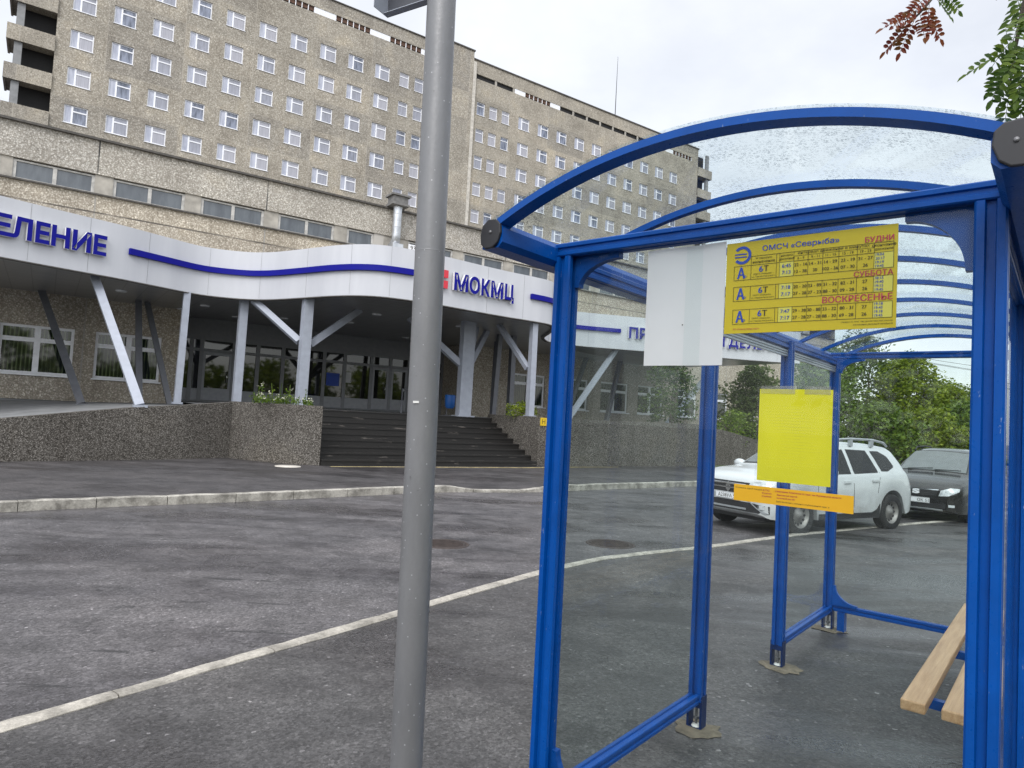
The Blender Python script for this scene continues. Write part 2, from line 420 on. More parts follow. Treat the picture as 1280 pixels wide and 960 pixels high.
MT['hood'] = plain('dull_dark_duct_hood', (0.17, 0.165, 0.16, 1), 0.6, metal=0.3, var=0.35)
MT['brick'] = None
def brick_mat():
    t = NT('red_brick')
    br = t.n('ShaderNodeTexBrick', {'Vector': t.coord(scale=(1, 0, 1)), 'Scale': 1.0, 'Brick Width': 0.25, 'Row Height': 0.075, 'Mortar Size': 0.01, 'Color1': (0.26, 0.085, 0.05, 1), 'Color2': (0.34, 0.13, 0.075, 1), 'Mortar': (0.42, 0.40, 0.37, 1)})
    t.bsdf((br, 'Color'), 0.85); return t.m
MT['brick'] = brick_mat()

def pane_mat(name, a, b, rough=0.05, scale=(1.5, 1.5, 0.35), rnd=True, curtain=None):
    t = NT(name)
    oi = t.n('ShaderNodeObjectInfo')
    v = t.n('ShaderNodeVectorMath', {0: (t.coord(scale=scale), 0), 1: (t.n('ShaderNodeCombineXYZ', {0: t.math('MULTIPLY', (oi, 'Random'), 37.0)}), 0)}, operation='ADD')
    n = t.noise(v, 2.2, 4, 0.6)
    c = t.ramp(n, [(0.36, a), (0.62, b)])
    if curtain:
        c = t.mix(t.ramp((oi, 'Random'), [(0.22, 0.0), (0.30, 0.5), (0.55, 0.65), (0.62, 0.95), (0.97, 1.0)]), c, t.ramp(t.noise(t.coord(scale=(9, 9, 0.15)), 1.5, 3), [(0.35, tuple(x*0.7 for x in curtain[:3])+(1,)), (0.65, curtain)]))
    t.bsdf(c, rough, spec=0.8)
    return t.m
MT['pane_tower'] = pane_mat('tower_window_glass', (0.055, 0.068, 0.10, 1), (0.21, 0.235, 0.31, 1), curtain=(0.40, 0.40, 0.45, 1))
MT['pane_side'] = pane_mat('curtained_side_sash', (0.30, 0.32, 0.40, 1), (0.44, 0.46, 0.54, 1))
MT['pane_strip'] = pane_mat('strip_window_glass', (0.055, 0.065, 0.078, 1), (0.10, 0.115, 0.13, 1), 0.10)
def blinds_reflection_mat():
    t = NT('blinds_with_painted_tree_reflection')
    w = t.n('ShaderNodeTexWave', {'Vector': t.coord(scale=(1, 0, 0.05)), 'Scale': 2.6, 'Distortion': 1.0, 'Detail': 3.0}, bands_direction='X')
    c = t.ramp(w, [(0.1, (0.008, 0.013, 0.009, 1)), (0.75, (0.028, 0.045, 0.022, 1)), (0.97, (0.10, 0.12, 0.07, 1))])  # vertical blinds, with the green of reflected trees painted into their colour
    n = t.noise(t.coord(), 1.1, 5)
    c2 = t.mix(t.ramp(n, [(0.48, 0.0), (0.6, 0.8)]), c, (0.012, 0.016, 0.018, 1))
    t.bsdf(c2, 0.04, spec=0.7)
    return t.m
MT['pane_blinds_reflection'] = blinds_reflection_mat()
MT['pane_dark'] = pane_mat('dark_entrance_glass', (0.006, 0.007, 0.008, 1), (0.022, 0.022, 0.02, 1), 0.03)
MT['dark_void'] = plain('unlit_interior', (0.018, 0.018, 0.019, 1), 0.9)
MT['rust'] = plain('rusty_slats', (0.10, 0.055, 0.038, 1), 0.9, var=0.4)
MT['lamp_disc'] = plain('round_ceiling_lamp', (0.55, 0.56, 0.58, 1), 0.4)

def blue_mat(name, base):
    t = NT(name); v = t.coord()
    n = t.noise(v, 5, 6, 0.65); f = t.noise(v, 90, 3)
    c = t.ramp(n, [(0.3, tuple(x*0.82 for x in base)+(1,)), (0.7, tuple(x*1.12 for x in base)+(1,))])
    sc = t.ramp(t.noise(t.coord(scale=(1, 1, 0.3)), 55, 3, 0.8), [(0.69, 0.0), (0.72, 0.5)])
    c2 = t.mix(sc, c, (0.30, 0.36, 0.46, 1))
    t.bsdf(c2, t.ramp(f, [(0.3, 0.26), (0.7, 0.42)]), spec=0.24)
    return t.m
MT['blue'] = blue_mat('blue_powder_coat', (0.0006, 0.066, 0.315))
MT['blue_dk'] = blue_mat('dark_blue_plate', (0.004, 0.022, 0.10))
MT['cap'] = plain('black_plastic_cap', (0.020, 0.020, 0.024, 1), 0.45, var=0.2)
MT['bolt'] = plain('zinc_bolt', (0.20, 0.20, 0.21, 1), 0.5, metal=0.6)
MT['white_base'] = plain('white_paint_blob', (0.70, 0.70, 0.68, 1), 0.7)
MT['mortar'] = plain('mortar_pad', (0.16, 0.135, 0.10, 1), 0.95, var=0.35, vscale=14, bump=0.5)

def glass_mat(name, dirt, drops=0.0, tint=(0.93, 0.955, 0.95, 1), smear=0.0):
    t = NT(name); v = t.coord()
    tr = t.n('ShaderNodeBsdfTransparent', {'Color': tint})
    gl = t.n('ShaderNodeBsdfGlossy', {'Color': (0.9, 0.92, 0.94, 1), 'Roughness': 0.015})
    lw_ = t.n('ShaderNodeLayerWeight', {'Blend': 0.5}); fr = t.math('ADD', t.math('MULTIPLY', t.math('POWER', (lw_, 'Facing'), 5.0), 0.40), 0.010, True)
    m1 = t.n('ShaderNodeMixShader', {0: fr, 1: tr, 2: gl})
    n = t.noise(v, 1.7, 6, 0.65, 0.8)
    sm = t.noise(t.coord(scale=(1.0, 1.0, 0.5)), 5.5, 6, 0.7, 1.5)
    dd = t.math('ADD', t.ramp(n, [(0.4, dirt*0.45), (0.75, dirt*1.5)]), t.ramp(sm, [(0.6, 0.0), (0.8, smear)]))
    df = t.n('ShaderNodeBsdfDiffuse', {'Color': (0.55, 0.55, 0.52, 1)})
    tl = t.n('ShaderNodeBsdfTranslucent', {'Color': (0.55, 0.55, 0.52, 1)})
    dm = t.n('ShaderNodeMixShader', {0: 0.5, 1: df, 2: tl})
    m2 = t.n('ShaderNodeMixShader', {0: dd, 1: m1, 2: dm})
    last = m2
    if drops:
        vd = t.coord(scale=(1.0, 1.0, 1.0))
        for sc, thr in ((62, 0.30), (120, 0.30), (30, 0.16)):
            vo = t.vor(vd, sc)
            pick = t.ramp(t.n('ShaderNodeSeparateColor', {0: (vo, 'Color')}), [(0.40, 0.0), (0.44, 1.0)])
            area = t.ramp(t.noise(vd, 2.6, 4, 0.6), [(0.40, 0.0), (0.60, 1.0)])
            k = t.math('MULTIPLY', t.math('MULTIPLY', t.ramp((vo, 'Distance'), [(thr, 1.0), (thr+0.06, 0.0)]), pick), area)
            up = t.ramp((vo, 'Distance'), [(thr*0.35, (0.90, 0.93, 0.94, 1)), (thr, (0.30, 0.33, 0.35, 1))])
            dt = t.n('ShaderNodeBsdfTransparent', {'Color': up})
            last = t.n('ShaderNodeMixShader', {0: t.math('MULTIPLY', k, drops), 1: last, 2: dt})
    t.t.links.new(last.outputs[0], t.o.inputs[0])
    return t.m
MT['glass'] = glass_mat('shelter_glass', 0.005, smear=0.05)
MT['roof_glass'] = glass_mat('wet_clear_roof', 0.006, drops=0.75, tint=(0.92, 0.955, 0.955, 1))

def wood_mat():
    t = NT('pale_varnished_wood'); v = t.coord(scale=(14, 1.2, 14))
    n = t.noise(v, 1.6, 6, 0.6, 0.6); f = t.noise(t.coord(scale=(120, 4, 120)), 1.0, 3)
    c = t.ramp(n, [(0.3, (0.38, 0.225, 0.115, 1)), (0.7, (0.56, 0.37, 0.21, 1))])
    c2 = t.mix(0.5, c, t.ramp(f, [(0.35, (0.72, 0.66, 0.6, 1)), (0.6, (1, 1, 1, 1))]), 'MULTIPLY')
    t.bsdf(c2, 0.42, bump=f, bstr=0.15); return t.m
MT['wood'] = wood_mat()

def paper(name, color, trans=0.35, rough=0.6):
    t = NT(name); v = t.coord()
    n = t.noise(v, 4, 4)
    c = t.ramp(n, [(0.3, tuple(x*0.95 for x in color[:3])+(1,)), (0.7, color)])
    p = t.bsdf(c, rough)
    tl = t.n('ShaderNodeBsdfTranslucent', {'Color': c})
    m = t.n('ShaderNodeMixShader', {0: trans, 1: p, 2: tl})
    t.t.links.new(m.outputs[0], t.o.inputs[0]); return t.m
MT['paper'] = paper('white_sheet', (0.80, 0.81, 0.82, 1), 0.4)
MT['pap_yellow'] = paper('yellow_timetable_board', (0.62, 0.50, 0.010, 1), 0.25, 0.35)
MT['pap_cell'] = paper('pale_yellow_cell', (0.70, 0.66, 0.10, 1), 0.25, 0.35)
MT['pap_lemon'] = paper('lemon_paper', (0.84, 0.82, 0.004, 1), 0.35, 0.5)
MT['pap_orange'] = paper('orange_strip_paper', (0.80, 0.46, 0.015, 1), 0.25, 0.5)
MT['ink_black'] = plain('black_ink', (0.035, 0.030, 0.012, 1), 0.6)
MT['ink_blue'] = plain('blue_ink', (0.010, 0.05, 0.33, 1), 0.5)
MT['ink_red'] = plain('crimson_ink', (0.38, 0.02, 0.06, 1), 0.5)
MT['ink_faint'] = plain('faint_print', (0.77, 0.75, 0.006, 1), 0.6)
MT['sleeve'] = glass_mat('clear_plastic_sleeve', 0.025, tint=(0.97, 0.97, 0.97, 1))
MT['tape'] = glass_mat('translucent_tape', 0.30, tint=(0.97, 0.97, 0.95, 1))

# --- plants
def leaf_mat(name, a, b, c, trans=0.35):
    t = NT(name); g = t.n('ShaderNodeNewGeometry')
    col = t.ramp((g, 'Random Per Island'), [(0.0, a), (0.5, b), (1.0, c)])
    p = t.n('ShaderNodeBsdfPrincipled', {'Base Color': col, 'Roughness': 0.5, 'Specular IOR Level': 0.35})
    tl = t.n('ShaderNodeBsdfTranslucent', {'Color': col})
    m = t.n('ShaderNodeMixShader', {0: trans, 1: p, 2: tl})
    t.t.links.new(m.outputs[0], t.o.inputs[0]); return t.m
MT['leaf_a'] = leaf_mat('leaves_mid_green', (0.045, 0.085, 0.008, 1), (0.105, 0.175, 0.018, 1), (0.19, 0.27, 0.035, 1))
MT['leaf_b'] = leaf_mat('leaves_grey_green', (0.055, 0.090, 0.020, 1), (0.115, 0.170, 0.045, 1), (0.20, 0.26, 0.09, 1))
MT['leaf_c'] = leaf_mat('leaves_yellow_green', (0.085, 0.125, 0.008, 1), (0.17, 0.235, 0.014, 1), (0.28, 0.33, 0.035, 1))
MT['leaf_d'] = leaf_mat('leaves_dark_green', (0.022, 0.046, 0.008, 1), (0.050, 0.090, 0.014, 1), (0.095, 0.145, 0.022, 1))
MT['rowan_green'] = leaf_mat('rowan_leaflets_green', (0.030, 0.070, 0.010, 1), (0.075, 0.135, 0.020, 1), (0.15, 0.22, 0.03, 1), 0.45)
MT['rowan_red'] = leaf_mat('rowan_leaflets_red', (0.12, 0.016, 0.010, 1), (0.20, 0.045, 0.016, 1), (0.15, 0.075, 0.020, 1), 0.4)
MT['petal'] = leaf_mat('white_petals', (0.65, 0.65, 0.58, 1), (0.72, 0.70, 0.55, 1), (0.55, 0.58, 0.40, 1), 0.2)
MT['bark'] = plain('bark', (0.10, 0.080, 0.060, 1), 0.9, var=0.4, vscale=12, bump=0.6)

# --- vehicles
def car_paint(name, col, rough=0.25, coat=0.6, dirt=0.65):
    t = NT(name); n = t.noise(t.coord(), 3.0, 4)
    sp = t.n('ShaderNodeSeparateXYZ', {0: (t.coord(), 0)})
    low = t.math('MULTIPLY', t.ramp((sp, 2), [(0.25, 1.0), (0.85, 0.0)]), t.ramp(t.noise(t.coord(), 5, 5), [(0.35, dirt*0.15), (0.7, dirt)]))
    c = t.mix(low, t.ramp(n, [(0.3, tuple(x*0.94 for x in col)+(1,)), (0.7, col+(1,))]), (0.16, 0.145, 0.125, 1))
    t.bsdf(c, rough, **{'Coat Weight': coat, 'Coat Roughness': 0.08}); return t.m
MT['car_white'] = car_paint('white_car_paint', (0.56, 0.585, 0.60))
MT['car_black'] = car_paint('black_car_paint', (0.006, 0.006, 0.007), 0.2, 0.6, 0.12)
MT['car_glass'] = plain('tinted_car_glass', (0.010, 0.011, 0.011, 1), 0.05, spec=0.35)
MT['windscreen'] = plain('windscreen_glass', (0.10, 0.115, 0.12, 1), 0.04, spec=1.0)
MT['trim'] = plain('black_plastic_trim', (0.018, 0.018, 0.02, 1), 0.6, var=0.25)
MT['chrome'] = plain('chrome', (0.65, 0.66, 0.68, 1), 0.15, metal=1.0, var=0.05)
MT['silver'] = plain('silver_plastic', (0.42, 0.44, 0.46, 1), 0.35, metal=0.5)
MT['tyre'] = plain('tyre_rubber', (0.016, 0.016, 0.017, 1), 0.85, var=0.4, vscale=10)
MT['rim'] = plain('dusty_alloy', (0.26, 0.25, 0.24, 1), 0.45, metal=0.6, var=0.3)
MT['lens'] = plain('headlight_lens', (0.48, 0.51, 0.53, 1), 0.08, spec=0.9, var=0.4, vscale=14)
MT['lens_red'] = plain('tail_light', (0.30, 0.015, 0.015, 1), 0.2)
MT['pole'] = None
def pole_mat():
    t = NT('galvanised_grey_paint'); v = t.coord()
    n = t.noise(t.coord(scale=(1, 1, 0.35)), 6, 6, 0.65); f = t.noise(v, 70, 3, 0.7)
    c = t.ramp(n, [(0.3, (0.165, 0.167, 0.175, 1)), (0.7, (0.22, 0.222, 0.23, 1))])
    chips = t.math('MULTIPLY', t.ramp(t.noise(v, 26, 4, 0.6), [(0.70, 0.0), (0.725, 1.0)]), t.ramp(t.noise(v, 2.0, 2), [(0.48, 0.0), (0.58, 1.0)]))
    c2 = t.mix(chips, c, (0.045, 0.042, 0.042, 1))
    dots = t.vor(v, 34)
    c3 = t.mix(t.ramp((dots, 'Distance'), [(0.085, 0.55), (0.11, 0.0)]), c2, (0.52, 0.53, 0.55, 1))
    t.bsdf(c3, t.ramp(f, [(0.3, 0.38), (0.7, 0.55)]), metal=0.3, bump=f, bstr=0.08); return t.m
MT['pole'] = pole_mat()
MT['sign_back'] = plain('dark_grey_sign', (0.060, 0.064, 0.078, 1), 0.45, var=0.2)
MT['bin_blue'] = plain('blue_bin_plastic', (0.012, 0.10, 0.36, 1), 0.5)
MT['blk_wire'] = plain('black_wire', (0.02, 0.02, 0.02, 1), 0.7)

# ---------------------------------------------------------------- frames of reference
FAC_RZ = R(90-55.46); FAC_O = Vector((0, 35, 0))           # podium facade: local x along it, -y towards the street
TOW_O = Vector((0, 84, 0))
SH_RZ = -R(39.541); SH_O = Vector((0.207, 2.855, 0))       # shelter: local x across, y along
def facw(x, y, z=0.0):
    c, s_ = math.cos(FAC_RZ), math.sin(FAC_RZ)
    return Vector((c*x-s_*y, 35+s_*x+c*y, z))

# ================================================================ THE GROUND
NK = [(-12, -9), (-6, -1.2), (-3.45, 2.3), (-2.75, 3.26), (-2.53, 3.56), (-2.26, 3.94), (-1.97, 4.36), (-1.74, 4.68), (-1.35, 5.23), (-0.86, 5.92), (-0.21, 6.84), (0.38, 7.67), (1.18, 8.6), (1.86, 9.17),
      (2.68, 9.75), (3.25, 10.18), (4.74, 11.42), (6.4, 12.62), (8.04, 13.74), (10.42, 15.2), (16, 18.2), (34, 27)]
NK = [p.to_2d() for p in catmull([(a, b, 0) for a, b in NK], 5)]
FK = [(-26, -12), (-15, 1.5), (-9.5, 7.8), (-7.38, 10.0), (-6.42, 10.94), (-4.9, 12.25), (-3.41, 13.7), (-1.6, 15.35), (-0.4, 15.95), (0.3, 16.3), (1.35, 17.1), (2.69, 18.2), (5.7, 20.6), (10, 24.0), (17, 29), (34, 40)]
FK = [p.to_2d() for p in catmull([(a, b, 0) for a, b in FK], 5)]

ROAD_Z = -0.03
m = MB(); m.quad((-600, -600, ROAD_Z), (600, -600, ROAD_Z), (600, 600, ROAD_Z), (-600, 600, ROAD_Z))
tag(m.build('road', MT['road']), 'wet grey patched asphalt road in front of the hospital', kind='structure')

def offset(line, d):
    o = []
    for i, p in enumerate(line):
        t_ = (line[min(i+1, len(line)-1)]-line[max(i-1, 0)]).normalized()
        o.append(p+Vector((-t_.y, t_.x))*d)
    return o
# near pavement: everything on the camera's side of the kerb
m = MB(); far = [Vector((p.x+45, p.y-60)) for p in NK]
m.sheet([(p.x, p.y, 0) for p in far], [(p.x, p.y, 0) for p in NK])
tag(m.build('pavement', MT['walk']), 'dark asphalt pavement the bus shelter stands on', kind='structure')
# worn flush kerb between pavement and road
def kerb(name, line, wl_, wr, z0, z1, mat, seg, rough, label, gapc, wob):
    wob = wob*0.25; rnd = random.Random(3); m = MB()
    L = [Vector((0, 0))]; A = line
    # resample
    pts = []; acc = 0
    for i in range(len(A)-1):
        d = (A[i+1]-A[i]).length; n_ = max(1, int(d/0.13))
        for k in range(n_): pts.append(A[i].lerp(A[i+1], k/n_))
    pts.append(A[-1])
    wv = [rnd.gauss(0, 1) for _ in pts]
    wv = [sum(wv[max(0, i-2):i+3])/5 for i in range(len(wv))]
    hv = [rnd.gauss(0, 1) for _ in pts]; hv = [sum(hv[max(0, i-1):i+2])/3 for i in range(len(hv))]
    acc = 0; start = 0; chunks = []
    for i in range(1, len(pts)):
        acc += (pts[i]-pts[i-1]).length
        if acc >= seg: chunks.append((start, i)); start = i; acc = 0
    chunks.append((start, len(pts)-1))
    Lf = offset(pts, wl_); Rt = offset(pts, -wr)
    for a, b in chunks:
        if b <= a: continue
        rows = []
        for i in range(a, b+1):
            e0 = pts[min(i+1, len(pts)-1)]-pts[max(i-1, 0)]; e0.normalize()
            sh = e0*(gapc if i == a else (-gapc if i == b else 0))
            w = wob*wv[i]; l = Lf[i]+sh+(Lf[i]-pts[i])*w*4; r_ = Rt[i]+sh+(Rt[i]-pts[i])*w*3
            zt = z1[i % len(z1)] if hasattr(z1, '__len__') else (z1(pts[i]) if callable(z1) else z1)
            zt += rough*hv[i]
            rows.append([(l.x, l.y, z0), (l.x, l.y, zt-0.012), ((l.x*0.85+r_.x*0.15), (l.y*0.85+r_.y*0.15), zt), ((l.x*0.15+r_.x*0.85), (l.y*0.15+r_.y*0.85), zt), (r_.x, r_.y, zt-0.012), (r_.x, r_.y, z0)])
        for i in range(len(rows)-1): m.sheet(rows[i+1], rows[i])
        m.add(rows[0], [(0, 1, 2, 3, 4, 5)]); m.add(rows[-1], [(5, 4, 3, 2, 1, 0)])
    return tag(m.build(name, mat, fix=True), label, kind='structure')
kerb('kerb', NK, 0.075, 0.045, -0.06, 0.018, MT['kerb_near'], 1.0, 0.006, 'worn whitish kerb nearly flush with the pavement by the shelter', 0.004, 0.22)
def far_h(p):
    # dropped stretch in front of the steps
    d = min(1, max(0, (abs(p.x+0.15)-0.55)/0.7)); return 0.035+0.085*d
kerb('kerb', FK, 0.0, 0.17, -0.06, far_h, MT['kerb_far'], 1.0, 0.007, 'pale raised kerbstones on the hospital side of the road', 0.006, 0.1)
# far pavement
m = MB(); FKo = offset(FK, 0.0)
m.sheet([(p.x, p.y, far_h(p)-0.012) for p in FKo], [(p.x-3.5, p.y+2.5, 0.10) for p in FKo])
m.sheet([(p.x-3.5, p.y+2.5, 0.10) for p in FKo], [(p.x-60, p.y+90, 0.10) for p in FKo])
tag(m.build('far_pavement', MT['farwalk']), 'dark wet asphalt pavement at the foot of the entrance steps', kind='structure')
# verge under the bank of trees
m = MB(); V_ = [(9.5, 25.5), (13, 28.2), (17.5, 31.2), (35, 42.5), (60, 60), (40, 90), (10, 60), (7.5, 29)]
m.add([(x, y, 0.16) for x, y in V_], [tuple(range(len(V_)))])
tag(m.build('verge', MT['verge']), 'rough green verge under the bank of trees', kind='structure')
# painted warning stripe in front of the steps
m = MB(); m.add([(-13.2, -10.62, 0.105), (-6.6, -10.86, 0.105), (-4.4, -10.56, 0.105), (-2.2, -10.45, 0.105), (-2.2, -10.36, 0.105), (-4.4, -10.44, 0.105), (-6.6, -10.68, 0.105), (-13.2, -10.48, 0.105)], [(0, 1, 6, 7), (1, 2, 5, 6), (2, 3, 4, 5)])
tag(m.build('painted_stripe', MT['paint_yellow'], loc=FAC_O, rz=FAC_RZ), 'faded yellow stripe painted in front of the steps', kind='structure')

def manhole(x, y, z, rad, label, mat, group=None):
    t_ = thing('manhole_cover', label, 'manhole cover', (x, y, z), random.random(), group)
    m = MB(); m.lathe([(rad+0.05, -0.004), (rad+0.05, 0.006), (rad+0.006, 0.008), (rad+0.006, 0.0)], (0, 0, 0), n=40); m.build('rim', MT['manhole'], t_)
    m = MB(); m.lathe([(rad, 0.0), (rad, 0.007), (0.0001, 0.007)], (0, 0, 0), n=40)
    for k in range(-4, 5):
        w = math.sqrt(max(0.01, 1-(k/4.8)**2))*rad*0.86
        m.box(-w, w, k*rad/5-0.012, k*rad/5+0.012, 0.007, 0.013)
    m.build('lid', mat, t_)
manhole(-0.80, 9.30, ROAD_Z, 0.29, 'round rusty manhole cover beside the grey pole, right of it', MT['manhole'], 'manhole covers in the road')
manhole(1.56, 9.98, ROAD_Z, 0.31, 'round manhole cover seen through the left glass of the shelter', MT['manhole'], 'manhole covers in the road')
m = MB(); m.lathe([(0.34, 0.0), (0.33, 0.012), (0.0001, 0.014)], (0, 0, 0), n=20)
tag(m.build('ground_cap', MT['concrete_lt'], loc=(-5.87, 18.22, 0.10)), 'pale round concrete patch on the pavement below the planter wall', 'concrete cap')

# ================================================================ TOWER BLOCK
tower = thing('hospital_tower', 'tall grey-brown pebble-faced hospital ward block with rows of white windows', 'building', TOW_O, FAC_RZ)
ZW = [25.65+3.30*k for k in range(5)]
XL = [-47.12+3.064*k for k in range(10)]
XR = [-0.08+3.075*k for k in range(10)]
XSL = [-16.9, -15.05]; XSR = [-6.53, -4.72, -2.89]
def wall_with_holes(m, x0, x1, z0, z1, holes, y=0.0, depth=0.22):
    """flat wall at y with rectangular openings and their reveals"""
    xs = sorted({x0, x1, *[h[0] for h in holes], *[h[1] for h in holes]}); zs = sorted({z0, z1, *[h[2] for h in holes], *[h[3] for h in holes]})
    xs = [x for x in xs if x0-1e-6 <= x <= x1+1e-6]; zs = [z for z in zs if z0-1e-6 <= z <= z1+1e-6]
    for i in range(len(xs)-1):
        for k in range(len(zs)-1):
            cx, cz = (xs[i]+xs[i+1])/2, (zs[k]+zs[k+1])/2
            if any(h[0] < cx < h[1] and h[2] < cz < h[3] for h in holes): continue
            m.quad((xs[i], y, zs[k]), (xs[i+1], y, zs[k]), (xs[i+1], y, zs[k+1]), (xs[i], y, zs[k+1]))
    for a, b, c, d in holes:
        m.quad((a, y, c), (a, y+depth, c), (a, y+depth, d), (a, y, d)); m.quad((b, y+depth, c), (b, y, c), (b, y, d), (b, y+depth, d))
        m.quad((a, y, d), (a, y+depth, d), (b, y+depth, d), (b, y, d)); m.quad((a, y+depth, c), (a, y, c), (b, y, c), (b, y+depth, c))
WW, WH, SW = 1.72, 1.58, 1.15
holesL = [(x-WW/2, x+WW/2, z-WH/2, z+WH/2) for x in XL for z in ZW]+[(x-SW/2, x+SW/2, z-WH/2, z+WH/2) for x in XSL for z in ZW]
holesR = [(x-WW/2, x+WW/2, z-WH/2, z+WH/2) for x in XR for z in ZW]+[(x-SW/2, x+SW/2, z-WH/2, z+WH/2) for x in XSR for z in ZW]
bandL = (-46.0, -14.4, 42.55, 43.2); bandR = (-7.4, 31.5, 42.4, 43.0)
m = MB()
wall_with_holes(m, -49.0, -13.6, 4, 44.55, holesL+[bandL])
m.quad((-13.6, 0, 4), (-8.05, 0, 4), (-8.05, 0, 45.35), (-13.6, 0, 45.35))
m.quad((-13.6, 0, 44.55), (-13.6, 12, 44.55), (-13.6, 12, 45.35), (-13.6, 0, 45.35))
m.quad((-8.05, 0, 4), (-8.05, 0.35, 4), (-8.05, 0.35, 45.35), (-8.05, 0, 45.35)); m.quad((-8.05, .35, 44.6), (-8.05, 12, 44.6), (-8.05, 12, 45.35), (-8.05, .35, 45.35))
m2_ = MB(); wall_with_holes(m2_, -8.05, 32.9, 4, 44.6, holesR+[bandR], y=0.0)
m.add([(a, b+0.35, c) for a, b, c in m2_.v], m2_.f)
# sides, back and roof
m.quad((-49.0, 14, 4), (-49.0, 0, 4), (-49.0, 0, 44.55), (-49.0, 14, 44.55)); m.quad((32.9, .35, 4), (32.9, 14, 4), (32.9, 14, 44.6), (32.9, .35, 44.6))
m.quad((32.9, 14, 4), (-49, 14, 4), (-49, 14, 44.55), (32.9, 14, 44.6))
m.quad((-49, 0, 44.3), (-13.6, 0, 44.3), (-13.6, 14, 44.3), (-49, 14, 44.3)); m.quad((-8.05, .35, 44.3), (32.9, .35, 44.3), (32.9, 14, 44.3), (-8.05, 14, 44.3)); m.quad((-13.6, 0, 45.3), (-8.05, 0, 45.3), (-8.05, 12, 45.3), (-13.6, 12, 45.3))
m.quad((-13.6, 12, 44.3), (-13.6, 12, 45.3), (-8.05, 12, 45.3), (-8.05, 12, 44.3))
m.build('wall', MT['tower'], tower)
m = MB(); m.box(-49.15, -13.62, -0.12, 0.25, 44.552, 44.66); m.box(-13.75, -7.95, -0.12, 0.3, 45.352, 45.5); m.box(-7.9, 33.0, 0.24, 0.6, 44.602, 44.75)
m.build('roof_coping', MT['dark_coping'], tower)
m = MB(); m.box(-8.04, -7.62, 0.02, 0.36, 24, 44.2); m.build('pale_joint', MT['concrete_lt'], tower)
# technical-floor slot band: dark slots, rusty bars and white infill panels
m = MB()
x = bandL[0]
def band(m, x0, x1, z0, z1, y, pat):
    x = x0; i = 0
    m.mat(0).box(x0, x1, y+0.20, y+0.24, z0, z1)
    while x < x1-0.1:
        k, w = pat[i % len(pat)]; w = min(w, x1-x)
        if k == 'w': m.mat(1).box(x, x+w-0.02, y+0.03, y+0.09, z0+0.01, z1-0.01)
        elif k == 'r':
            n_ = int(w/0.62)
            for j in range(n_+1): m.mat(1).box(x+j*w/max(n_, 1)-0.04, x+j*w/max(n_, 1)+0.04, y+0.05, y+0.12, z0+0.01, z1-0.01)
            m.mat(2).box(x+0.05, x+w-0.05, y+0.14, y+0.18, z0+0.2, z1-0.01)
        else:
            m.mat(3).box(x+w-0.3, x+w, y+0.03, y+0.1, z0+0.01, z1-0.01)
        x += w; i += 1
band(m, *bandL, 0.0, [('w', 2.3), ('r', 3.9)])
band(m, *bandR, 0.35, [('d', 3.0), ('d', 2.7), ('w', 1.6), ('r', 4.1), ('w', 1.6), ('d', 2.4), ('d', 2.4), ('d', 2.4), ('d', 2.4), ('d', 2.4), ('d', 2.4)])
m.build('vent_band', [MT['dark_void'], MT['white'], MT['rust'], MT['concrete']], tower)
# one window of each kind, then copies sharing its meshes
def tower_window(w, h, narrow):
    f = 0.085; m = MB()
    m.box(-w/2, w/2, 0, 0.08, h/2-f, h/2); m.box(-w/2, w/2, 0, 0.08, -h/2, -h/2+f)
    m.box(-w/2, -w/2+f, 0.001, 0.079, -h/2+f, h/2-f); m.box(w/2-f, w/2, 0.001, 0.079, -h/2+f, h/2-f)
    p1, p2 = MB(), MB()
    if not narrow:
        xm = -w/2+0.52
        m.box(xm, xm+0.14, 0.002, 0.078, -h/2+f, h/2-f)
        m.box(xm+0.14, w/2-f, 0.003, 0.077, 0.26, 0.37)
        p1.box(-w/2+f, xm, 0.04, 0.05, -h/2+f, h/2-f)
        p2.box(xm+0.14, w/2-f, 0.04, 0.05, -h/2+f, 0.26); p2.box(xm+0.14, w/2-f, 0.04, 0.05, 0.37, h/2-f)
    else:
        m.box(-w/2+f, w/2-f, 0.003, 0.077, 0.30, 0.38)
        p2.box(-w/2+f, w/2-f, 0.04, 0.05, -h/2+f, 0.30); p2.box(-w/2+f, w/2-f, 0.04, 0.05, 0.38, h/2-f)
    m.box(-w/2-0.05, w/2+0.05, -0.16, -0.10+0.06, -h/2-0.05, -h/2-0.015)
    r_ = m.build('window', MT['frame_white'])
    p2.build('pane', MT['pane_tower'], r_)
    if not narrow: p1.build('side_sash', MT['pane_side'], r_)
    return r_
pw = tower_window(WW, WH, False); pn = tower_window(SW, WH, True); pn.name = 'narrow_window'
def place(proto, used, x, y, z):
    o = proto if not used else copy_tree(proto)
    o.parent = tower; o.location = (x, y, z); return o
k = 0
for z in ZW:
    for x in XL: place(pw, k > 0, x, 0.10, z); k += 1
    for x in XR: place(pw, True, x, 0.45, z)
k = 0
for z in ZW:
    for x in XSL: place(pn, k > 0, x, 0.10, z); k += 1
    for x in XSR: place(pn, True, x, 0.45, z)
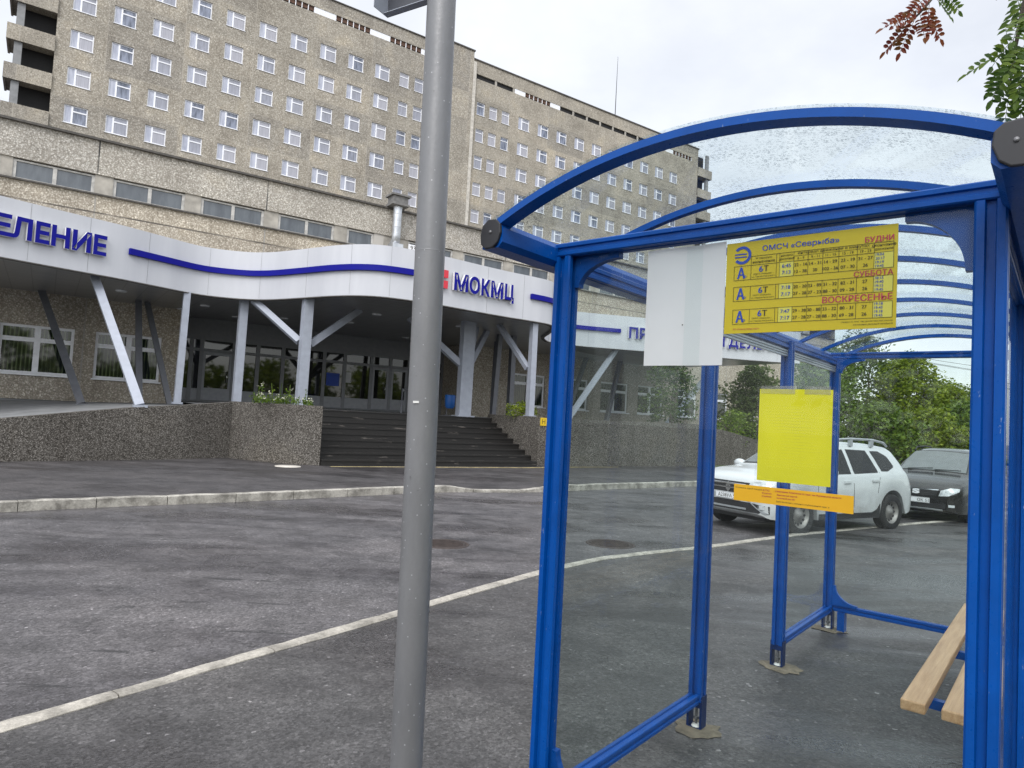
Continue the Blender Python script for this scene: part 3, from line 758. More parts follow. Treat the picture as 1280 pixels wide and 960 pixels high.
# loggias on both ends
def loggia(x_in, x_out, ys):
    s_ = 1 if x_out > x_in else -1
    for k in range(-1, 6):
        zf = ZW[0]+3.3*k-1.32+0.0          # floor level of this loggia
        m = MB(); a, b = sorted((x_in, x_out))
        m.mat(0).box(a, b, ys-0.22, ys-0.05, zf-0.35, zf+0.98)                # front parapet
        e0, e1 = sorted((x_out, x_out-s_*0.16)); m.box(e0, e1, ys-0.05+0.001, ys+3.0, zf-0.349, zf+0.979)  # end parapet
        m.box(a, b, ys-0.049, ys+3.0, zf-0.25, zf-0.02)
        m.mat(0); m.build('loggia', MT['tower'], tower)
    m = MB(); a, b = sorted((x_in, x_out-s_*0.5)); m.box(a, b, ys+1.2, ys+3.0, 4, 44.2); m.build('loggia_back_wall', MT['dark_void'], tower)
    m = MB(); c0, c1 = sorted((x_out-s_*0.55, x_out-s_*1.1)); m.box(c0, c1, ys+0.0, ys+0.35, 4, 44.2); m.build('loggia_pier', MT['paving'], tower)
loggia(-49.0, -52.3, 0.0); loggia(32.9, 36.0, 0.35)
# antenna mast
m = MB(); m.tube([(0, 0, 0), (0.0, 0, 5), (0.02, 0, 10.8)], [0.07, 0.05, 0.02], 6)
m.box(-0.3, 0.3, -0.3, 0.3, 0, 0.12)
c_, s__ = math.cos(FAC_RZ), math.sin(FAC_RZ)
def toww(x, y, z): return Vector((c_*x-s__*y, 84+s__*x+c_*y, z))
tag(m.build('antenna_mast', MT['blk_wire'], loc=toww(17.7, 3.0, 44.3)), 'thin antenna mast standing on the ward block roof', 'antenna')

# ================================================================ PODIUM BUILDING
pod = thing('hospital_podium', 'low pale pebble-faced hospital front building with strip windows and glazed entrance', 'building', FAC_O, FAC_RZ)
PX0, PX1 = -34.0, 30.0
GW = [-33.25, -30.25, -27.2, -24.2, -21.25, -18.45, 0.0, 3.05, 6.15, 9.1, 12.2, 15.3, 18.35, 21.4, 24.4]; GWW, GZ0, GZ1 = 2.15, 2.33, 4.03
SX = [-33.3+3.0*k for k in range(20)]; SWW, SZ0, SZ1 = 2.42, 9.10, 9.66
REC = (-15.7, -2.9, 0.1, 5.2)
m = MB(); wall_with_holes(m, PX0, PX1, 1.46, 9.04, [(x, x+GWW, GZ0, GZ1) for x in GW]+[(REC[0], REC[1], 1.46, 5.3)], depth=0.25)
m.quad((REC[0], 0.25, 1.46), (REC[0], 2.3, 1.46), (REC[0], 2.3, 5.3), (REC[0], .25, 5.3)); m.quad((REC[1], 2.3, 1.46), (REC[1], .25, 1.46), (REC[1], .25, 5.3), (REC[1], 2.3, 5.3))
m.build('lower_wall', MT['podium_lo'], pod)
m = MB(); m.quad((PX0, -0.002, 9.76), (PX1, -0.002, 9.76), (PX1, -0.002, 10.98), (PX0, -0.002, 10.98)); m.quad((PX0, -0.002, 9.76), (PX0, 0.3, 9.76), (PX1, 0.3, 9.76), (PX1, -0.002, 9.76))
m.quad((PX1, 0, 0), (PX1, 16, 0), (PX1, 16, 10.98), (PX1, 0, 10.98)); m.quad((PX0, 16, 0), (PX0, 0, 0), (PX0, 0, 10.98), (PX0, 16, 10.98)); m.quad((PX1, 16, 0), (PX0, 16, 0), (PX0, 16, 10.98), (PX1, 16, 10.98))
m.build('upper_wall', MT['podium_up'], pod)
m = MB(); m.quad((PX0, 0, 10.9), (PX1, 0, 10.9), (PX1, 16, 10.9), (PX0, 16, 10.9)); m.build('roof', MT['dark_coping'], pod)
m = MB(); m.box(PX0, PX1, -0.14, 0.3, 10.983, 11.06); m.build('coping', MT['dark_coping'], pod)
m = MB(); m.box(PX0, REC[0]-0.02, 0.06, 0.3, 0, 1.455); m.box(REC[1]+0.02, PX1, 0.06, 0.3, 0, 1.455); m.build('plinth', MT['paving'], pod)
# strip between the walls: concrete infill, ledge
m = MB()
ends = []
for i, x in enumerate(SX):
    a, b = x+SWW, x+3.0
    if abs(x+9.3) < 0.1: a = x+1.28
    ends.append((a, b))
    if abs(x+9.3) < 0.1:
        continue
    m = MB(); m.box(a, b, 0.06, 0.3, 9.04, 9.76); m.build('strip_infill', MT['concrete'], pod)
for a, b in ((PX0, SX[0]), (-7.55, -6.3)):
    m = MB(); m.box(a, b, 0.06, 0.3, 9.04, 9.76); m.build('strip_infill', MT['concrete'], pod)
m = MB(); m.box(-8.02, -7.553, 0.05, 0.3, 9.05, 9.755); m.build('brick_patch', MT['brick'], pod)
m = MB(); m.box(PX0, PX1, -0.10, 0.3, 8.98, 9.035); m.build('ledge', MT['dark_coping'], pod)
def strip_window():
    m = MB(); h = SZ1-SZ0; f = 0.06
    m.box(0, SWW, 0, 0.1, h, h+f); m.box(0, SWW, 0, 0.1, -f, 0)
    for x in (0, SWW/2-0.06, SWW-0.1): m.box(x, x+(0.12 if 0 < x < 2 else 0.1), 0.001, 0.099, 0, h)
    r_ = m.build('strip_window', MT['frame_dirty'])
    p = MB(); p.box(0.1, SWW/2-0.06, 0.05, 0.06, 0, h); p.box(SWW/2+0.06, SWW-0.1, 0.05, 0.06, 0, h); p.build('pane', MT['pane_strip'], r_)
    return r_
ps = strip_window(); first = True
for x in SX:
    if abs(x+9.3) < 0.1:
        mm = MB(); h = SZ1-SZ0
        mm.box(0, 1.28, 0, 0.1, h, h+.06); mm.box(0, 1.28, 0, 0.1, -.06, 0); mm.box(0, .1, .001, .099, 0, h); mm.box(1.18, 1.28, .001, .099, 0, h)
        r_ = mm.build('strip_window', MT['frame_dirty'], pod, loc=(x, 0.10, SZ0)); pp = MB(); pp.box(.1, 1.18, .05, .06, 0, h); pp.build('pane', MT['pane_strip'], r_); continue
    o = ps if first else copy_tree(ps); first = False
    o.parent = pod; o.location = (x if abs(x+6.3) > 0.1 else x+0.0, 0.10, SZ0)
def ground_window():
    w, h, f = GWW, GZ1-GZ0, 0.09; m = MB()
    m.box(0, w, 0, 0.1, h-f, h); m.box(0, w, 0, 0.1, 0, f); m.box(0, f, .001, .099, f, h-f); m.box(w-f, w, .001, .099, f, h-f)
    m.box(w/2-0.09, w/2+0.09, -0.001, .098, f, h-f)
    zt = h*0.66
    m.box(f, w/2-0.09, .002, .097, zt, zt+0.15); m.box(w/2+0.09, w-f, .002, .097, zt, zt+0.15)
    m.box(-0.05, w+0.05, -0.22, -0.001, -0.05, 0.0)
    r_ = m.build('window', MT['frame_white'])
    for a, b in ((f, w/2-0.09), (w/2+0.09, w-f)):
        p = MB(); p.box(a, b, 0.05, 0.06, f, zt); p.build('pane', MT['pane_blinds_reflection'], r_)
        p = MB(); p.box(a, b, 0.05, 0.06, zt+0.15, h-f); p.build('pane', MT['pane_blinds_reflection'], r_)
    return r_
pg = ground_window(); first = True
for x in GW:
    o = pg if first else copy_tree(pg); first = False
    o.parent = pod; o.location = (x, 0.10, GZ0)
# glazed entrance, set back in the recess
mull = [-15.65, -14.9, -14.5, -13.2, -12.2, -11.1, -10.1, -9.2, -8.2, -6.85, -5.85, -4.85, -3.9, -2.95]
FY = 2.2; FZ = 1.68
m = MB()
for x in mull: m.box(x-0.08, x+0.08, FY-0.06, FY+0.06, FZ, 4.30)
m.box(REC[0], REC[1], FY-0.055, FY+0.055, 3.82, 3.94); m.box(REC[0], REC[1], FY-0.055, FY+0.055, 4.30, 4.40); m.box(REC[0], REC[1], FY-0.05, FY+0.05, FZ, FZ+0.07)
m.build('entrance_frame', MT['frame_grey'], pod)
m = MB(); m.box(REC[0], REC[1], FY-0.04, FY+0.04, 4.40, 5.25); m.build('bulkhead_panel', MT['frame_grey'], pod)
doors = {(-14.5, -13.2), (-6.85, -5.85), (-5.85, -4.85)}
for a, b in zip(mull[:-1], mull[1:]):
    if (a, b) in doors:
        m = MB(); a1, b1 = a+0.085, b-0.085
        m.box(a1, a1+0.09, FY-0.045, FY+0.045, FZ+0.08, 3.81); m.box(b1-0.09, b1, FY-0.045, FY+0.045, FZ+0.08, 3.81)
        m.box(a1+0.09, b1-0.09, FY-0.044, FY+0.044, 3.68, 3.81); m.box(a1+0.09, b1-0.09, FY-0.044, FY+0.044, FZ+0.08, FZ+0.60)
        d = m.build('door', MT['panel_grey'], pod)
        h_ = MB(); h_.tube([(b1-0.16, FY-0.05, 2.55), (b1-0.16, FY-0.11, 2.55), (b1-0.16, FY-0.11, 3.0), (b1-0.16, FY-0.05, 3.0)], 0.018, 6); h_.build('handle', MT['chrome'], d)
        p = MB(); p.box(a1+0.09, b1-0.09, FY-0.006, FY+0.006, FZ+0.60, 3.68); p.build('pane', MT['pane_dark'], d)
    else:
        p = MB(); p.box(a+0.08, b-0.08, FY-0.03, FY+0.03, FZ+0.07, FZ+0.55); p.build('lower_panel', MT['panel_grey'], pod)
        p = MB(); p.box(a+0.08, b-0.08, FY-0.006, FY+0.006, FZ+0.55, 3.82); p.build('pane', MT['pane_dark'], pod)
    p = MB(); p.box(a+0.08, b-0.08, FY-0.006, FY+0.006, 3.94, 4.30); p.build('transom', MT['pane_dark'], pod)
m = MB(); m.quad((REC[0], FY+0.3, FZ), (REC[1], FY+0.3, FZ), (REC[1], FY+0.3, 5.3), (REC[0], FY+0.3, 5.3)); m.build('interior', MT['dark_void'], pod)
# notices on the entrance glass (they rest on it)
m = MB(); m.box(-9.05, -8.42, FY-0.02, FY-0.008, 2.75, 3.35); tag(m.build('notice', MT['ink_blue'], loc=FAC_O, rz=FAC_RZ), 'small blue notice on the dark entrance glazing', 'notice')
m = MB(); m.box(-8.1, -7.85, FY-0.02, FY-0.008, 2.95, 3.45); tag(m.build('notice', MT['paper'], loc=FAC_O, rz=FAC_RZ), 'narrow white notice on the dark entrance glazing', 'notice')
# duct, house number
duct = thing('ventilation_duct', 'silver ventilation duct climbing the pale upper wall to a hooded outlet', 'duct', facw(-7.15, -0.42, 9.06), FAC_RZ)
m = MB(); m.tube([(0, 0.3, 0.25), (0, 0.0, 0.45), (0, 0, 0.7), (0, 0, 2.0)], 0.20, 14)
for z in (0.75, 1.05, 1.35, 1.65, 1.95): m.lathe([(0.20, z-0.02), (0.215, z), (0.20, z+0.02)], (0, 0, 0), n=14)
m.build('pipe', MT['galv'], duct)
m = MB(); m.box(-0.42, 0.42, -0.36, 0.40, 2.0, 2.10); m.box(-0.36, 0.36, -0.30, 0.34, 2.10, 2.42); m.box(-0.46, 0.46, -0.40, 0.44, 2.42, 2.50); m.build('hood', MT['hood'], duct)
m = MB(); m.box(-0.26, 0.26, -0.26, 0.3, -0.1, 0.26); m.build('elbow', MT['galv'], duct)
hn = thing('house_number', 'small white house number plate high on the wall beside the duct', 'sign', facw(-6.1, -0.04, 9.40), FAC_RZ)
m = MB(); m.box(-0.24, 0.24, -0.02, 0.02, -0.16, 0.16); m.build('plate', MT['white'], hn)
m = MB(); put_text(m, '93', (0, -0.024, -0.10), (1, 0, 0), (0, 0, 1), 0.2, 'c', 0.02); m.build('digits', MT['ink_black'], hn)

# ================================================================ TERRACE, STEPS, RETAINING WALLS
TZ = 1.66
m = MB()
m.add([(-15.9, -6.6, 1.60), (-13.5, -9.9, 1.66), (-13.42, -7.3, TZ), (-5.85, -7.3, TZ), (-5.8, -9.8, TZ), (3.0, -9.8, 1.66), (8.0, -9.8, 1.0), (14, -9.8, 0.3), (22, -9.8, .12), (22, 0.2, 1.2), (3, .2, TZ), (-2.9, 0.2, TZ), (-2.9, 2.3, TZ), (-15.7, 2.3, TZ), (-15.7, 0.2, TZ)],
      [(0, 1, 2, 14), (14, 2, 3, 11), (14, 11, 12, 13), (3, 4, 5, 10, 11), (5, 6, 9, 10), (6, 7, 8, 9)])
m.add([(-34, -10.2, 0.2), (-24, -9.75, 0.75), (-20.56, -9.3, 0.98), (-19, -8.95, 1.2), (-17.67, -8.55, 1.38), (-16.0, -7.3, 1.54), (-15.7, 0.2, 1.55), (-20.5, 0.2, 1.4), (-34, 0.2, 1.35)], [(0, 1, 2, 7, 8), (2, 3, 4, 5, 6, 7)])
tag(m.build('terrace', MT['paving'], loc=FAC_O, rz=FAC_RZ), 'grey paved terrace in front of the entrance doors', kind='structure')
steps = MB(); n_ = 9; rise = (TZ-0.10)/n_; run = 3.0/(n_-1)
for i in range(n_):
    y0 = -10.3+run*i; z1 = 0.10+rise*(i+1)
    y1 = -7.0
    steps.box(-13.38, -5.88, y0, y1 if i == n_-1 else y0+run+0.001, 0.0 if i == 0 else z1-rise-0.02, z1)
    steps.box(-13.37, -5.89, y0-0.025, y0-0.001, z1-0.045, z1-0.002)
tag(steps.build('entrance_steps', MT['steps'], loc=FAC_O, rz=FAC_RZ), 'broad flight of dark wet stone steps up to the entrance', 'steps')
def ret_wall(name, pts, th, label, side=1):
    """pts: (x, y, z top) front line in facade coordinates; thickness towards the building"""
    m = MB(); P = [Vector((x, y)) for x, y, z in pts]; B = offset(P, th)
    n = len(pts); rows = []
    for i in range(n):
        f, b = P[i], B[i]; z = pts[i][2]
        rows.append([(f.x, f.y, -0.3), (f.x, f.y, z), (b.x, b.y, z), (b.x, b.y, -0.3)])
    for i in range(n-1): m.sheet(rows[i+1], rows[i])
    m.add(rows[0], [(0, 1, 2, 3)]); m.add(rows[-1], [(3, 2, 1, 0)])
    o = m.build(name, MT['retain'], loc=FAC_O, rz=FAC_RZ, fix=True)
    return tag(o, label, 'wall')
LW = [(-34, -10.4, 0.45), (-24, -9.95, 0.87), (-20.56, -9.49, 1.09), (-19, -9.14, 1.31), (-17.67, -8.77, 1.49), (-16.6, -8.4, 1.58), (-15.9, -8.05, 1.66), (-15.25, -7.75, 1.73)]
ret_wall('ramp_wall', LW, 0.28, 'long low dark pebble wall rising to the left of the planter')
m = MB(); PB = [(-15.28, -7.8), (-14.8, -8.75), (-14.45, -9.3), (-14.0, -9.85), (-13.4, -10.22), (-13.4, -7.2), (-15.2, -7.0)]
m.prism(PB, (0, 0, -0.3), (1, 0, 0), (0, 1, 0), (0, 0, 2.06)); 
planter = m.build('planter_wall', MT['retain'], loc=FAC_O, rz=FAC_RZ)
tag(planter, 'stout pebble-faced planter block beside the left end of the steps', 'wall')
m = MB()
P_ = [(-5.85, -10.25), (-5.45, -10.25), (-5.45, -9.9), (-5.45, -7.0), (-5.85, -7.0)]
m.prism(P_, (0, 0, -0.3), (1, 0, 0), (0, 1, 0), (0, 0, 2.10))
tag(m.build('step_cheek_wall', MT['retain'], loc=FAC_O, rz=FAC_RZ), 'dark pebble side wall closing the right end of the steps', 'wall')
ret_wall('street_wall', [(-5.44, -10.2, 1.79), (-2, -10.1, 1.80), (2.4, -10.1, 1.86), (4.5, -10.1, 1.62), (6.7, -10.2, 1.26), (9.5, -10.2, 0.8), (13, -10.2, 0.3)], 0.3, 'dark pebble retaining wall running right from the steps, dropping at its end')
# yellow marker plate on the cheek wall
mk = thing('marker_plate', 'small yellow hydrant plate on the end of the step wall', 'sign', facw(-5.65, -10.264, 1.5), FAC_RZ)
m = MB(); m.box(-0.15, 0.15, -0.01, 0.01, 0, 0.27); m.build('plate', plain('yellow_plate', (0.62, 0.42, 0.01, 1), 0.5), mk)
m = MB(); m.box(-0.08, -0.06, -0.014, -0.0105, 0.05, 0.22); m.box(-0.055, 0.02, -0.014, -0.0105, 0.13, 0.15); m.box(0.03, 0.05, -0.014, -0.0105, 0.05, 0.22); m.build('marking', MT['ink_black'], mk)
# handrail
hr = thing('handrail', 'thin grey metal handrail at the top of the steps', 'handrail', facw(-9.1, -7.6, 1.3), FAC_RZ)
m = MB(); m.tube([(0, 0, 0), (0, 0, 1.1)], 0.03, 8); m.build('post', MT['chrome'], hr)
m = MB(); m.tube([(0, 0, 1.1), (0.0, 1.4, 1.25), (0, 1.4, 0.35)], 0.028, 8); m.build('rail', MT['col_dark'], hr)
# litter bin
lb = thing('litter_bin', 'blue tilting litter bin on a stand by the entrance column', 'bin', facw(-6.98, -6.0, 1.66), FAC_RZ)
m = MB(); m.lathe([(0.13, 0.28), (0.19, 0.36), (0.21, 0.78), (0.19, 0.80), (0.17, 0.5), (0.0001, 0.4)], (0, 0, 0), n=18); m.build('bucket', MT['bin_blue'], lb)
m = MB(); m.tube([(0, 0.24, 0), (0, 0.24, 0.85)], 0.025, 8); m.tube([(-0.15, 0.24, 0.01), (0.15, 0.24, 0.01)], 0.02, 6); m.tube([(-0.23, 0.0, 0.6), (-0.23, 0.24, 0.6), (0.23, 0.24, 0.6), (0.23, 0.0, 0.6)], 0.014, 6); m.build('stand', MT['col_dark'], lb)

# ================================================================ ENTRANCE CANOPY
ZC, ZT = 5.2, 6.74
FC = [(-27, -8.9), (-24, -7.95), (-21.97, -7.24), (-21.04, -6.92), (-20.19, -6.62), (-19.26, -6.32), (-18.27, -6.0), (-17.15, -5.5), (-15.9, -5.0), (-14.75, -5.28), (-14.02, -5.97), (-13.37, -7.25), (-12.8, -8.5),
      (-12.25, -9.3), (-11.6, -9.75), (-10.55, -9.9), (-9.5, -9.85), (-8.07, -9.68), (-6.9, -9.58), (-6.0, -9.56), (-5.0, -9.42), (-4.24, -8.77), (-3.4, -7.4), (-2.75, -6.2), (-2.05, -5.4), (-1.36, -4.98), (0.2, -5.0), (3.16, -6.1), (6.9, -7.35), (9.6, -8.5), (11.0, -9.2)]
FCs = [p.to_2d() for p in catmull([(a, b, 0) for a, b in FC], 6)]
can = thing('entrance_canopy', 'wavy pale grey entrance canopy with raised blue lettering', 'canopy', FAC_O, FAC_RZ)
def ribbon(m, line, z0, z1, d0, d1):
    """curved wall between offsets d0 (front, towards street) and d1"""
    A = offset(line, -d0); B = offset(line, -d1)
    m.smooth = True
    m.sheet([(p.x, p.y, z0) for p in A][::-1], [(p.x, p.y, z1) for p in A][::-1]); m.sheet([(p.x, p.y, z0) for p in B], [(p.x, p.y, z1) for p in B])
    m.smooth = False
    m.sheet([(p.x, p.y, z1) for p in A][::-1], [(p.x, p.y, z1) for p in B][::-1]); m.sheet([(p.x, p.y, z0) for p in A], [(p.x, p.y, z0) for p in B])
    for i in (0, -1):
        a, b = A[i], B[i]; m.add([(a.x, a.y, z0), (b.x, b.y, z0), (b.x, b.y, z1), (a.x, a.y, z1)], [(0, 1, 2, 3)])
    return m
m = ribbon(MB(), FCs, ZC-0.03, ZT, 0.0, -0.12); m.build('fascia', MT['canopy'], can, fix=True, sharp=35)
m = MB(); ribbon(m, FCs, ZC-0.06, ZC-0.031, 0.012, -0.14); m.build('fascia_edge', MT['dark_coping'], can, fix=True, sharp=35)
def inner(line, d): return offset(line, d)
I = [p for p in inner(FCs, 0.10)]
I = [p for i, p in enumerate(I) if i == 0 or p.x > max(q.x for q in I[:i])]
m = MB(); m.sheet([(p.x, p.y, ZC) for p in I], [(p.x, -0.03, ZC) for p in I]); m.quad((-15.68, -0.029, ZC), (-2.92, -0.029, ZC), (-2.92, FY-0.07, ZC), (-15.68, FY-0.07, ZC)); m.build('soffit', MT['soffit'], can)
m = MB(); m.sheet([(p.x, p.y, ZT-0.25) for p in I], [(p.x, -0.03, ZT-0.25) for p in I]); m.build('roof_deck', MT['concrete'], can)
# arc length parametrisation by facade x along the monotone stretches, by index
def seg_between(i0, i1): return FCs[i0:i1+1]
def near_idx(x, lo=0, hi=None):
    hi = hi or len(FCs); return min(range(lo, hi), key=lambda i: abs(FCs[i].x-x))
i_a = near_idx(-18.02); i_b = near_idx(-10.68); i_c = near_idx(-6.05); i_d = near_idx(1.9, near_idx(-1.3))
for a, b in ((i_a, i_b), (i_c, i_d)):
    m = MB(); m.mat(0); ribbon(m, FCs[a:b+1], 5.93, 6.11, 0.11, 0.004); m.build('blue_band', MT['letter'], can, fix=True, sharp=35)
# panel joints as thin recessed dark lines
m = MB()
for i in range(4, len(FCs)-2, 9):
    p, q = FCs[i], FCs[i+1]; t_ = (q-p).normalized(); nn = Vector((t_.y, -t_.x))
    a = p+nn*0.002; m.prism([(0, ZC), (0.006, ZC), (0.006, ZT-0.01), (0, ZT-0.01)], (a.x, a.y, 0), (t_.x, t_.y, 0), (0, 0, 1), (nn.x*0.003, nn.y*0.003, 0))
m.build('panel_joint', MT['paving'], can)
# letters
def fas(x, lo, hi):
    for i in range(lo, hi):
        a, b = FCs[i], FCs[i+1]
        if (a.x-x)*(b.x-x) <= 0 and a.x != b.x:
            t_ = (x-a.x)/(b.x-a.x); return a.lerp(b, t_)
    return FCs[hi]
def px_x(u, v0, z):   # facade x of the point of the fascia seen in column u, found by stepping along the curve
    return None
def letters(word, spans, z0, z1, lo, hi):
    for ch, (xa, xb) in zip(word, spans):
        a = fas(xa, lo, hi); b = fas(xb, lo, hi); d = (b-a); w = d.length; u_ = d.normalized(); nn = Vector((u_.y, -u_.x))
        m = MB(); o_ = a+nn*0.05
        dz = -0.14*(z1-z0) if ch in 'ЦД' else 0
        put_text(m, ch, (o_.x, o_.y, z0+dz), (u_.x, u_.y, 0), (0, 0, 1), z1-z0-dz, 'l', 0.035, w, 4, depth=(nn.x*0.10, nn.y*0.10, 0))
        ob = m.build('letter', [MT['letter'], MT['letter_side']], can)
        me = ob.data
        for p in me.polygons:
            p.material_index = 0 if abs(p.normal.dot(Vector((nn.x, nn.y, 0)))) > 0.9 else 1
LSP = [[(-21.306, -20.898), (-20.906, -20.457), (-20.387, -20.068), (-20.032, -19.609), (-19.552, -19.101), (-19.042, -18.713)], [(-9.338, -8.777), (-8.727, -8.293), (-8.225, -7.852), (-7.818, -7.297), (-7.22, -6.82)], [(2.418, 2.842), (2.919, 3.267), (3.346, 3.762), (3.843, 4.146), (4.267, 4.758), (4.861, 5.294), (5.377, 5.813), (5.896, 6.207), (6.538, 6.95), (7.011, 7.356), (7.437, 7.918), (7.997, 8.275), (8.354, 8.768), (8.847, 9.083), (9.162, 9.516), (9.575, 9.928), (9.986, 10.236)], (-10.055, -9.558)]
letters('ЕЛЕНИЕ', LSP[0], 5.70, 6.28, 0, near_idx(-15.9))
iM0, iM1 = near_idx(-10.5), near_idx(-5.0)
letters('МОКМЦ', LSP[1], 5.70, 6.27, iM0, iM1)
letters('ПРИЕМНОЕОТДЕЛЕНИЕ', LSP[2], 5.70, 6.24, near_idx(-0.5, near_idx(-1.36)), len(FCs)-2)
a = fas(LSP[3][0], iM0, iM1); b = fas(LSP[3][1], iM0, iM1); u_ = (b-a).normalized(); nn = Vector((u_.y, -u_.x)); w = (b-a).length
m = MB(); o_ = a+nn*0.05
for (x0, x1, z0, z1) in ((0, 0.42, 0, 0.42), (0.58, 1, 0, 0.42), (0, 0.42, 0.58, 1), (0.58, 1, 0.58, 1)):
    m.prism([(x0*w, 5.70+z0*0.58), (x1*w, 5.70+z0*0.58), (x1*w, 5.70+z1*0.58), (x0*w, 5.70+z1*0.58)], (o_.x, o_.y, 0), (u_.x, u_.y, 0), (0, 0, 1), (nn.x*0.08, nn.y*0.08, 0))
m.build('red_cross_emblem', MT['red'], can)
# ceiling lamps
for x, y in [(-15.76, -0.35), (-15.26, -2.17), (-13.68, 0.09), (-12.17, -1.33), (-9.94, -2.68), (-6.09, 0.15), (-10.14, -5.85), (-6.58, -5.74), (-18.0, -3.2)]:
    m = MB(); m.lathe([(0.001, -0.045), (0.14, -0.045), (0.17, -0.02), (0.17, -0.002)], (x, y, ZC), n=20); m.build('ceiling_lamp', MT['lamp_disc'], can)
# columns and braces
def column(a, b, w, mat, base=True, braces=(), d=None):
    a, b = Vector(a), Vector(b); m = MB(); d = d or w
    m.bar(a, b, w, d, up=(0, 1, 0))
    if base: m.box(a.x-w*0.75, a.x+w*0.75, a.y-d*0.75, a.y+d*0.75, a.z-0.02, a.z+0.04)
    o = m.build('column', mat, can)
    for p, q, ww in braces:
        mm = MB(); mm.bar(p, q, ww, ww*0.9, up=(0, 1, 0)); mm.build('brace', mat, o)
ZJ = ZC-0.003
column((-17.75, -8.6, 1.49), (-18.87, -5.44, ZJ), 0.22, MT['col'])
column((-18.85, -3.6, 1.40), (-20.17, -0.5, ZJ), 0.22, MT['col_dark'])
column((-16.35, -5.0, 1.60), (-16.3, -5.0, ZJ), 0.20, MT['col'])
column((-17.15, -2.5, 1.5), (-17.3, -1.2, ZJ), 0.20, MT['col_dark']); column((-16.2, -2.5, 1.5), (-17.0, -1.0, ZJ), 0.18, MT['col_dark'])
column((-14.52, -4.8, 1.66), (-14.5, -4.8, ZJ), 0.26, MT['col'])
column((-13.1, -7.2, 1.74), (-13.08, -7.2, ZJ), 0.30, MT['col'], braces=[((-12.92, -7.1, 3.72), (-10.95, -6.2, ZJ), 0.22), ((-13.2, -6.95, 3.8), (-14.3, -5.2, ZJ), 0.2)])
column((-7.02, -7.1, 1.66), (-7.0, -7.1, ZJ), 0.50, MT['col'], braces=[((-7.2, -7.0, 3.6), (-9.0, -6.2, ZJ), 0.22), ((-6.85, -6.95, 3.6), (-6.0, -6.0, ZJ), 0.2), ((-6.8, -6.9, 3.5), (-5.1, -5.4, ZJ), 0.2)], d=0.3)
column((-5.6, -9.35, 1.79), (-5.58, -9.3, ZJ), 0.22, MT['col'], braces=[((-5.68, -9.2, 3.5), (-5.9, -7.5, ZJ), 0.18)])
column((-4.35, -5.0, 1.66), (-4.2, -5.0, ZJ), 0.2, MT['col_dark']); column((-3.5, -5.0, 1.66), (-3.5, -5.0, ZJ), 0.22, MT['col_dark']); column((-2.8, -2.6, 1.66), (-2.75, -2.6, ZJ), 0.2, MT['col_dark'])
column((-0.35, -5.0, 1.68), (2.3, -5.2, ZJ), 0.20, MT['col']); column((2.3, -1.6, 1.66), (4.6, -0.4, ZJ), 0.20, MT['col_dark'])
column((5.2, -5.6, 1.45), (8.2, -6.6, ZJ), 0.20, MT['col']); column((4.6, -2.2, 1.6), (6.6, -1.0, ZJ), 0.2, MT['col_dark']); column((9.2, -4.8, 1.2), (12.2-2.6, -4.5, ZJ), 0.22, MT['col_dark'])

# ================================================================ PLANTS
def leaf_cloud(m, c, rad, n, size, rnd, droop=0.0, shell=0.55):
    c = Vector(c); rad = Vector(rad)
    for _ in range(n):
        while True:
            d = Vector((rnd.uniform(-1, 1), rnd.uniform(-1, 1), rnd.uniform(-1, 1)))
            if 0.05 < d.length <= 1: break
        d = d.normalized()*(d.length**shell)
        p = c+Vector((d.x*rad.x, d.y*rad.y, d.z*rad.z))
        s = size*rnd.uniform(0.6, 1.3)
        ax = Vector((rnd.gauss(0, 1), rnd.gauss(0, 1), rnd.gauss(0, 0.6)-droop)).normalized()
        nr = Vector((rnd.gauss(0, 1), rnd.gauss(0, 1), rnd.gauss(0.6, 1)))
        sd_ = ax.cross(nr)
        if sd_.length < 1e-3: continue
        sd_.normalize()
        m.add([p, p+ax*s*0.5+sd_*s*0.28, p+ax*s, p+ax*s*0.5-sd_*s*0.28], [(0, 1, 2, 3)], False)
def crown(rnd, H, W, clumps, per, size, base=0.15, droop=0.2, tall=1.0):
    m = MB(); tips = []
    for k in range(clumps):
        f = rnd.random()**0.8
        z = H*(base+(1-base)*f*0.97)
        prof = math.sin(math.pi*min(1, max(0.12, (0.20+0.78*f))))**0.7
        a = rnd.random()*2*math.pi; rr = W*prof*math.sqrt(rnd.random())
        c = Vector((math.cos(a)*rr, math.sin(a)*rr, z))
        s = W*rnd.uniform(0.16, 0.36)
        leaf_cloud(m, c, (s, s, s*rnd.uniform(0.6, 1.0)*tall), per, size, rnd, droop)
        tips.append(c)
    return m, tips
